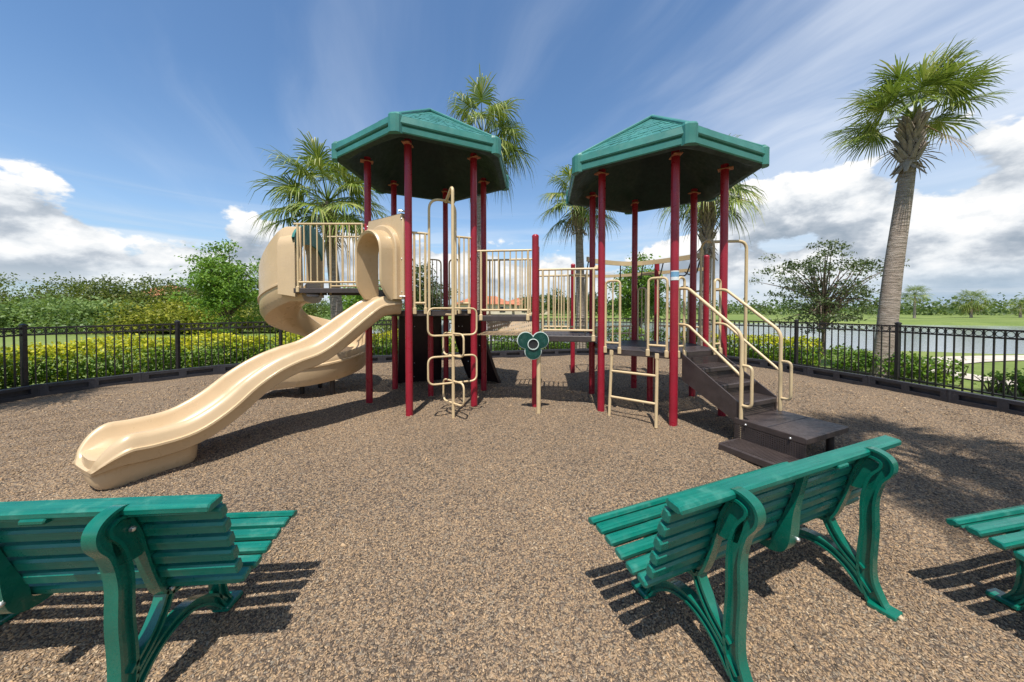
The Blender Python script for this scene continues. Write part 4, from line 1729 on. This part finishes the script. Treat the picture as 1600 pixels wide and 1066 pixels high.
def hedge(name, line, w, h, dens, size, m, label, cat='hedge', lump=.18, stems=True, ragged=.2):
    pts = spline([(x, y, 0) for x, y in line], 12)
    c = pts[len(pts) // 2]
    t = thing(name, (c.x, c.y, gz(c.x, c.y)), label, cat)
    P = []
    tot = 0
    stem = MB()
    for a, b in zip(pts, pts[1:]):
        l = (b - a).length
        d = (b - a).normalized()
        n = Vector((-d.y, d.x, 0))
        m_ = int(l * dens)
        q = RNG.random((m_, 3))
        s = q[:, 0] * l
        ang = q[:, 1] * 2 * PI
        rr = np.sqrt(.30 + .70 * q[:, 2])
        X = a.x + d.x * s; Y = a.y + d.y * s
        bump = 1 + lump * (np.sin(X * 2.9 + Y * 2.1) * .6 + np.sin(X * 6.3 - Y * 4.7) * .5) + ragged * RNG.normal(0, .35, m_)
        off = np.cos(ang) * rr * w / 2 * bump
        z = (h * .52 + np.sin(ang) * rr * h * .50 * bump)
        keep = z > .03
        g = terrain_z(X, Y)
        pp = np.stack([X + n.x * off, Y + n.y * off, z + g], -1)[keep]
        P.append(pp)
        if stems:
            for k in range(max(1, int(l * 3))):
                e = a.lerp(b, random.random()) + n * random.uniform(-w * .3, w * .3)
                g0 = gz(e.x, e.y)
                tip = e + Vector((random.uniform(-.25, .25), random.uniform(-.25, .25), h * .8 + g0))
                stem.tube([e + Z * (g0 - .05), e.lerp(tip, .5) + Vector((random.uniform(-.05, .05), 0, 0)), tip], [.014, .010, .004], 5)
    P = np.concatenate(P)
    v, f = leaves(P, size, aspect=.62)
    np_part('foliage', v, f, M[m], t)
    if stems:
        part('stems', stem, M['bark'], t)
    return t


def tree(name, x, y, h, cr, cz, rx, rz, nclump, nleaf, size, m, label, cat='tree', group=None, trunk_r=.09, spread=.30, lean=(0, 0), seed=0, limbs=9, drop=.0, flat=.55, wobk=.25):
    rng = np.random.default_rng(seed + 100)
    rd = random.Random(seed)
    g = gz(x, y)
    t = thing(name, (x, y, g), label, cat, group)
    top = Vector((x + lean[0], y + lean[1], g + cz))
    mb = MB()
    mb.tube(spline([(x, y, g - .1), (x + lean[0] * .3 + .04, y, g + (cz) * .45), top], 4), [trunk_r * (1 - .07 * i) for i in range(9)], 8)
    C = []
    for i in range(nclump):
        while True:
            q = rng.normal(0, 1, 3)
            q /= np.linalg.norm(q)
            r = rng.random() ** .42
            q = q * r
            if q[2] > -.80: break
        wob = 1 + wobk * math.sin(q[0] * 5 + seed) * math.cos(q[1] * 4 + seed * 2) + .12 * math.sin(q[2] * 9 + seed)
        C.append((top.x + q[0] * rx * wob, top.y + q[1] * rx * wob, top.z + q[2] * rz * wob))
    C = np.array(C)
    for i in range(min(limbs, nclump)):
        e = Vector(C[i])
        f = rd.uniform(.35, .9)
        st = Vector((x, y, g)).lerp(top, f)
        st.x += lean[0] * .1
        mid_ = st.lerp(e, .5) + Vector((rd.uniform(-.1, .1), rd.uniform(-.1, .1), rd.uniform(.0, .25) * rz * .3))
        mb.tube([st, mid_, e], [trunk_r * .42, trunk_r * .26, trunk_r * .07], 5)
    part('trunk', mb, M['bark'], t)
    P = []
    for c_ in C:
        k = int(nleaf * (.5 + rng.random()))
        p = rng.normal(0, 1, (k, 3)) * np.array([spread, spread, spread * flat]) + c_
        P.append(p)
    P = np.concatenate(P)
    P = P[P[:, 2] > g + .15]
    v, f = leaves(P, size, rng=rng, aspect=.55)
    np_part('crown', v, f, M[m], t)
    return t


# ---------------------------------------------------------------- palms
def palm(x, y, zc, cr, tr, label, group, lean=(0, 0), nf=30, seed=0, boots=1.3, detail=1.0, dead=2, droop=1.0, hi_el=1.35, lo_el=-.70):
    rd = random.Random(seed + 40)
    g = gz(x, y)
    t = thing('palm_tree', (x, y, g), label, 'palm tree', group)
    c = Vector((x + lean[0], y + lean[1], zc))
    base = Vector((x, y, g - .1))
    top = c - Z * .25
    axis = spline([base, base.lerp(top, .4) + Vector((lean[0] * -.10, 0, 0)), base.lerp(top, .75), top], 8)
    n = len(axis)
    mb = MB()
    rads = []
    for i in range(n):
        f = i / (n - 1)
        rads.append(tr * (1.22 - .45 * min(1, f * 1.1) + .25 * max(0, .10 - f) / .10))
    mb.tube(axis, rads, 16)
    part('trunk', mb, M['ptrunk'], t, smooth=True, angle=70)
    # old leaf bases (boots) criss-crossed under the crown
    if boots:
        L = (top - base).length
        mb = MB()
        nb = int(52 * boots * detail)
        for k in range(nb):
            f = 1 - (boots / L) * (k / nb)
            p = axis[min(n - 1, max(0, int(f * (n - 1))))] if False else base.lerp(top, f)
            # follow the spline
            fi = f * (n - 1)
            i0 = min(n - 2, int(fi))
            p = axis[i0].lerp(axis[i0 + 1], fi - i0)
            a = k * 2.399 + rd.uniform(-.2, .2)
            o_ = Vector((math.cos(a), math.sin(a), 0))
            sd = Vector((-o_.y, o_.x, 0))
            r = tr * (.80 + .05 * rd.random())
            l = rd.uniform(.20, .36) * (1 if k < nb * .8 else 1.25)
            tilt = rd.uniform(.28, .55)
            tip = p + o_ * (r + l * tilt) + Z * l * .85 + sd * rd.uniform(-.09, .09)
            if k > nb * .86:
                tip = p + o_ * (r + l * .5) - Z * l * rd.uniform(.2, .9)
            b0 = p + o_ * r * .86
            w0, w1 = rd.uniform(.05, .08), rd.uniform(.012, .035)
            th = .022
            mb.loft([[b0 - sd * w0, b0 + sd * w0, b0 + sd * w0 * .6 + o_ * th * 2, b0 - sd * w0 * .6 + o_ * th * 2], [tip - sd * w1, tip + sd * w1, tip + sd * w1 * .6 + o_ * th, tip - sd * w1 * .6 + o_ * th]], True, True)
        part('boots', mb, M['boot'], t, smooth=False)
    def frond(az, el, pl, fl, m, name, nl):
        """costapalmate leaf: petiole, then a folded fan whose leaflet tips droop"""
        verts, faces = [], []
        o_ = Vector((math.cos(az), math.sin(az), 0))
        sd = Vector((-o_.y, o_.x, 0))
        d0 = o_ * math.cos(el) + Z * math.sin(el)
        st = c + Vector((rd.uniform(-.05, .05), rd.uniform(-.05, .05), rd.uniform(-.30, .05)))
        hub = st + d0 * pl - Z * .12 * droop * pl * math.cos(el)
        mbp = MB().tube([st, st.lerp(hub, .55) + Z * .05 * pl, hub], [.022, .016, .010], 5)
        pet_v, pet_f = mbp.v, mbp.f
        el2 = el - .45 * droop * (1.0 if el > -.2 else .3)
        f = o_ * math.cos(el2) + Z * math.sin(el2)
        nrm = sd.cross(f)
        if nrm.z < 0: nrm = -nrm
        V_, F_ = list(pet_v), list(pet_f)
        roll = rd.uniform(-.45, .45)
        sd2 = sd * math.cos(roll) + nrm * math.sin(roll)
        nr2 = nrm * math.cos(roll) - sd * math.sin(roll)
        for i in range(nl):
            u = (i + .5) / nl * 2 - 1
            ang = u * 2.05
            ll = fl * (1 - .38 * abs(u) ** 1.6) * rd.uniform(.70, 1.10)
            dr = f * math.cos(ang) + sd2 * math.sin(ang)
            costa = hub + f * fl * .22 * (1 - abs(u))
            # fold the fan like a shallow V
            dr = (dr - nr2 * .25 * abs(u) + nr2 * rd.uniform(-.08, .08)).normalized()
            wv = dr.cross(nr2).normalized()
            p0 = costa
            p1 = costa + dr * ll * .50
            sag = ll * rd.uniform(.04, .55) * droop
            p2 = costa + dr * ll * .80 - Z * sag * .55
            p3 = costa + dr * ll * .95 - Z * sag * 1.35
            w = .018 * fl / .9
            fold = nr2 * w * .35
            o0 = len(V_)
            for p, ww in ((p0, w * .25), (p1, w), (p2, w * .6), (p3, w * .08)):
                V_ += [tuple(p - wv * ww + fold * (ww / w)), tuple(p), tuple(p + wv * ww + fold * (ww / w))]
            for k in range(3):
                a = o0 + k * 3
                F_ += [(a, a + 1, a + 4, a + 3), (a + 1, a + 2, a + 5, a + 4)]
        mb = MB()
        mb.v, mb.f = V_, F_
        part(name, mb, m, t, smooth=False)
    for k in range(nf):
        f = (k + .5) / nf
        el = hi_el + (lo_el - hi_el) * f + rd.uniform(-.12, .12)
        az = k * 2.399 + rd.uniform(-.25, .25)
        frond(az, el, cr * rd.uniform(.42, .56), cr * rd.uniform(.48, .60), M['frond'], 'frond', int(38 * detail))
    for k in range(dead):
        frond(rd.uniform(0, 6.28), -.9 + rd.uniform(-.2, .2), cr * .45, cr * .40, M['frondd'], 'dead_frond', int(16 * detail))
    return t


G_P = 'palms around the playground'
palm(9.02, 8.1, 6.25, 1.48, .160, 'tall leaning palm with thick bare trunk at the right behind the fence', G_P, (.50, -.1), 23, 1, 1.5, 1.3, 3, .6, lo_el=-.05)
palm(-5.75, 11.1, 5.15, 2.05, .17, 'low wide palm left of the taller tower behind the landing', G_P, (-.35, 0), 27, 2, 1.6, 1.2, 4, .9, lo_el=-.45)
palm(-1.30, 11.7, 7.65, 1.75, .15, 'tallest rear palm rising behind the left tower roof', G_P, (.28, 0), 30, 3, .6, 1.2, 4, 1.2, lo_el=-.9)
palm(2.62, 12.6, 5.85, 1.70, .16, 'palm behind the right tower with fronds at its left roof edge', G_P, (-.12, 0), 25, 4, 1.6, 1.1, 5, 1.0)
palm(6.45, 11.2, 5.75, 1.70, .17, 'palm with booted trunk behind the right posts of right tower', G_P, (.1, 0), 25, 5, 2.6, 1.1, 4, 1.0)
palm(4.15, .55, 7.0, 1.8, .17, 'palm out of frame at right whose crown shadow lies beyond the bench', G_P, (.0, 0), 26, 6, 1.0, .9)
palm(-9.1, 3.9, 4.6, 1.7, .15, 'palm out of frame at left, its shadow crossing the mulch', G_P, (-.35, .0), 24, 7, 1.0, .8)
palm(9.5, 2.9, 6.0, 1.7, .16, 'palm out of frame at right whose shadow lies by the border', G_P, (.1, .0), 22, 8, 1.0, .8)

# ---------------------------------------------------------------- hedges and shrubs
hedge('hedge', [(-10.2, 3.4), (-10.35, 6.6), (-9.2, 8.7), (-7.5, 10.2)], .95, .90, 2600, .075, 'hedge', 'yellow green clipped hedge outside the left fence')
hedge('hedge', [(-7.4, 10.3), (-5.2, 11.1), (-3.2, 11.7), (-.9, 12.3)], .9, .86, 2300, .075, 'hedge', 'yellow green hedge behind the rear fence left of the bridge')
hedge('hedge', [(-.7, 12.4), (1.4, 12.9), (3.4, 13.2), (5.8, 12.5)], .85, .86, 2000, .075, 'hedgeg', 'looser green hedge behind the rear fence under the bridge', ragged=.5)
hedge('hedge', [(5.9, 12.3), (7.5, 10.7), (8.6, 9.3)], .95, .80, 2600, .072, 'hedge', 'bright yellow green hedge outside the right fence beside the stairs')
hedge('hedge', [(8.75, 9.1), (9.15, 8.0), (9.35, 7.0)], .75, .60, 1700, .07, 'hedgeg', 'dark green hedge end at the foot of the leaning palm', ragged=.5)
for i, (x, y, h, lab) in enumerate(((9.75, 6.35, .42, 'sparse low shrub beside the pale path, first right of the leaning palm'), (9.9, 5.6, .48, 'sparse low shrub beside the pale path, second right of the leaning palm'), (10.1, 8.4, .36, 'small shrub between the leaning palm and the pale path'), (9.85, 4.75, .62, 'leafy green shrub behind the fence at the right edge'))):
    hedge('shrub', [(x - .3, y), (x, y + .15), (x + .3, y)], .7, h, 900, .07, 'hedgeg', lab, 'shrub', ragged=.7)

# ---------------------------------------------------------------- trees
tree('leafy_tree', -13.4, 15.8, 4.7, 0, 2.75, 1.85, 1.8, 150, 105, .125, 'lush', 'bright green leafy tree left of the spiral slide', trunk_r=.10, spread=.23, seed=3, limbs=40, wobk=.5)
tree('oak_tree', 11.95, 12.8, 4.8, 0, 2.45, 1.95, 2.35, 150, 52, .095, 'oak', 'sparse small leaved oak tree left of the leaning palm', trunk_r=.085, spread=.16, seed=5, limbs=80, flat=.42)
tree('leafy_tree', 5.55, 14.6, 4.2, 0, 2.4, 1.05, 1.55, 110, 90, .11, 'lush', 'green tree seen between the posts of the right tower', trunk_r=.08, spread=.20, seed=6, limbs=14)
tree('leafy_tree', -3.95, 15.5, 3.8, 0, 2.35, 1.0, 1.3, 80, 80, .12, 'oak', 'small olive tree seen between the posts of the left tower', trunk_r=.08, spread=.20, seed=7, limbs=12)
tree('leafy_tree', -7.6, 17.2, 3.6, 0, 2.0, 1.2, 1.15, 80, 80, .13, 'lush', 'low green tree seen beneath the upper landing', trunk_r=.08, spread=.24, seed=8, limbs=10)

wood = [(-38, 25, 3.9, 3.6, 'wood', 'dark crowned wood tree at far left edge'), (-33, 27, 4.3, 3.2, 'wood', 'tall dark olive wood tree, second from the left edge'), (-29, 28, 4.2, 3.2, 'wood', 'round olive wood tree, third from the left edge'), (-25.5, 30, 4.2, 3.3, 'wood', 'olive wood tree with flat top, fourth from left edge'),
        (-22.5, 31, 3.2, 2.8, 'woodg', 'grey green rounded tree in the middle of the left wood'), (-20.3, 33, 2.4, 2.2, 'wood', 'dark small tree near the right end of the left wood'), (-18.2, 34, 1.6, 1.7, 'woodg', 'low pale tree closing the left wood before the red roof'),
        (-31, 22, 2.3, 2.3, 'woodg', 'pale grey green bush in front of the left wood'), (-27, 22, 2.0, 2.2, 'woodg', 'second pale grey green bush in front of the left wood'), (-23.5, 22.5, 1.7, 2.2, 'woody', 'yellow flowering bush in front of the left wood'), (-20.3, 23, 1.5, 2.0, 'woody', 'smaller yellow bush right of the first yellow bush'), (-17.4, 25, 1.2, 1.5, 'wood', 'dark low bush left of the leafy tree'), (-13.5, 27, 1.2, 1.6, 'woodg', 'pale low bush behind the leafy tree'), (-9.5, 30, 1.3, 2.0, 'wood', 'low bush behind the upper landing')]
for i, (x, y, cz, r, m, lab) in enumerate(wood):
    tree('wood_tree', x, y, 0, 0, max(.7, cz * .74 - r * .42), r, r * .60, 120, 100, .19, m, lab, 'tree', 'trees of the wood on the left', .14, .48, seed=20 + i, limbs=8, flat=.6)

farl = [(5.0, 78, 2.6, 3.8), (10.5, 80, 3.2, 3.6), (15.8, 79, 2.6, 3.2), (20, 82, 3.0, 3.5), (27, 84, 2.4, 3.0), (33, 80, 2.6, 3.4)]
for i, (x, y, cz, r) in enumerate(farl):
    tree('far_tree', x, y, 0, 0, cz, r, r * .62, 60, 46, .48, 'far', 'far tree across the lake behind bridge and right tower, %s from the left' % ('first', 'second', 'third', 'fourth', 'fifth', 'sixth')[i], 'tree', 'far trees behind the bridge and right tower', .2, .6, seed=60 + i, limbs=5)
tree('far_tree', 112, 62, 0, 0, 2.2, 7.5, 2.4, 120, 60, .6, 'woodg', 'broad pale green thicket on the far shore at right edge', 'tree', None, .2, .9, seed=71, limbs=5)
palm(70, 58, 4.2, 2.2, .15, 'small far palm on the shore just right of the leaning trunk', 'far palms on the lake shore', (0, 0), 34, 9, 0, .5, 2, .8)
palm(84, 61, 3.0, 2.9, .16, 'bushy far palm with brown skirt on the shore', 'far palms on the lake shore', (0, 0), 40, 10, 0, .5, 14, .9)
palm(93, 61, 2.3, 2.0, .15, 'low far palm beside the pale thicket', 'far palms on the lake shore', (0, 0), 30, 11, 0, .5, 4, .9)


def far_wood():
    P = []
    for k in range(420):
        x = RNG.uniform(-190, 260)
        y = 98 + RNG.uniform(-8, 24) - .12 * max(0, x)
        if x < 10: y += 45
        r = RNG.uniform(1.8, 3.8)
        q = RNG.normal(0, 1, (80, 3)) * np.array([r, r, r * .42])
        z = terrain_z(np.array(x), np.array(y)) + r * .52
        q = q + np.array([x, y, z])
        P.append(q[q[:, 2] > z - r])
    P = np.concatenate(P)
    v, f = leaves(P, .75, aspect=.7)
    o = np_mesh('far_wood', v, f, M['far'])
    COL.objects.link(o)
    setp(o, 'low band of far dark green woods along the horizon', None, None, 'stuff')


far_wood()


# ---------------------------------------------------------------- far houses
def house(x, y, w, dpt, hw, hr, label):
    g = gz(x, y)
    t = thing('house', (x, y, g), label, 'house', 'far houses with red roofs')
    part('wall', MB().box((x, y, g + hw / 2 - .2), (w, dpt, hw + .4)), M['stucco'], t, smooth=False)
    e = .6
    a, b = w / 2 + e, dpt / 2 + e
    rl = max(.5, w / 2 - dpt / 2)
    v = [(x - a, y - b, g + hw), (x + a, y - b, g + hw), (x + a, y + b, g + hw), (x - a, y + b, g + hw), (x - rl, y, g + hw + hr), (x + rl, y, g + hw + hr)]
    part('roof', MB().add(v, [(0, 1, 5, 4), (1, 2, 5), (2, 3, 4, 5), (3, 0, 4), (3, 2, 1, 0)]), M['rooftile'], t, smooth=False)
    n = max(2, int(w / 4))
    for i in range(n):
        xx = x - w / 2 + w * (i + .5) / n
        part('window', MB().box((xx, y - dpt / 2 - .02, g + hw * .5), (1.5, .08, 1.4)), M['glass'], t, smooth=False)


house(-7.5, 92, 15, 9, 2.8, 2.3, 'far red-roofed house seen left through the bridge railing')
house(3.5, 98, 13, 9, 2.6, 2.2, 'far red-roofed house seen right through the bridge railing')
house(-49, 48, 9, 8, 2.7, 2.0, 'red-roofed house peeking over the wood left of the leafy tree')
bpy.context.view_layer.update()
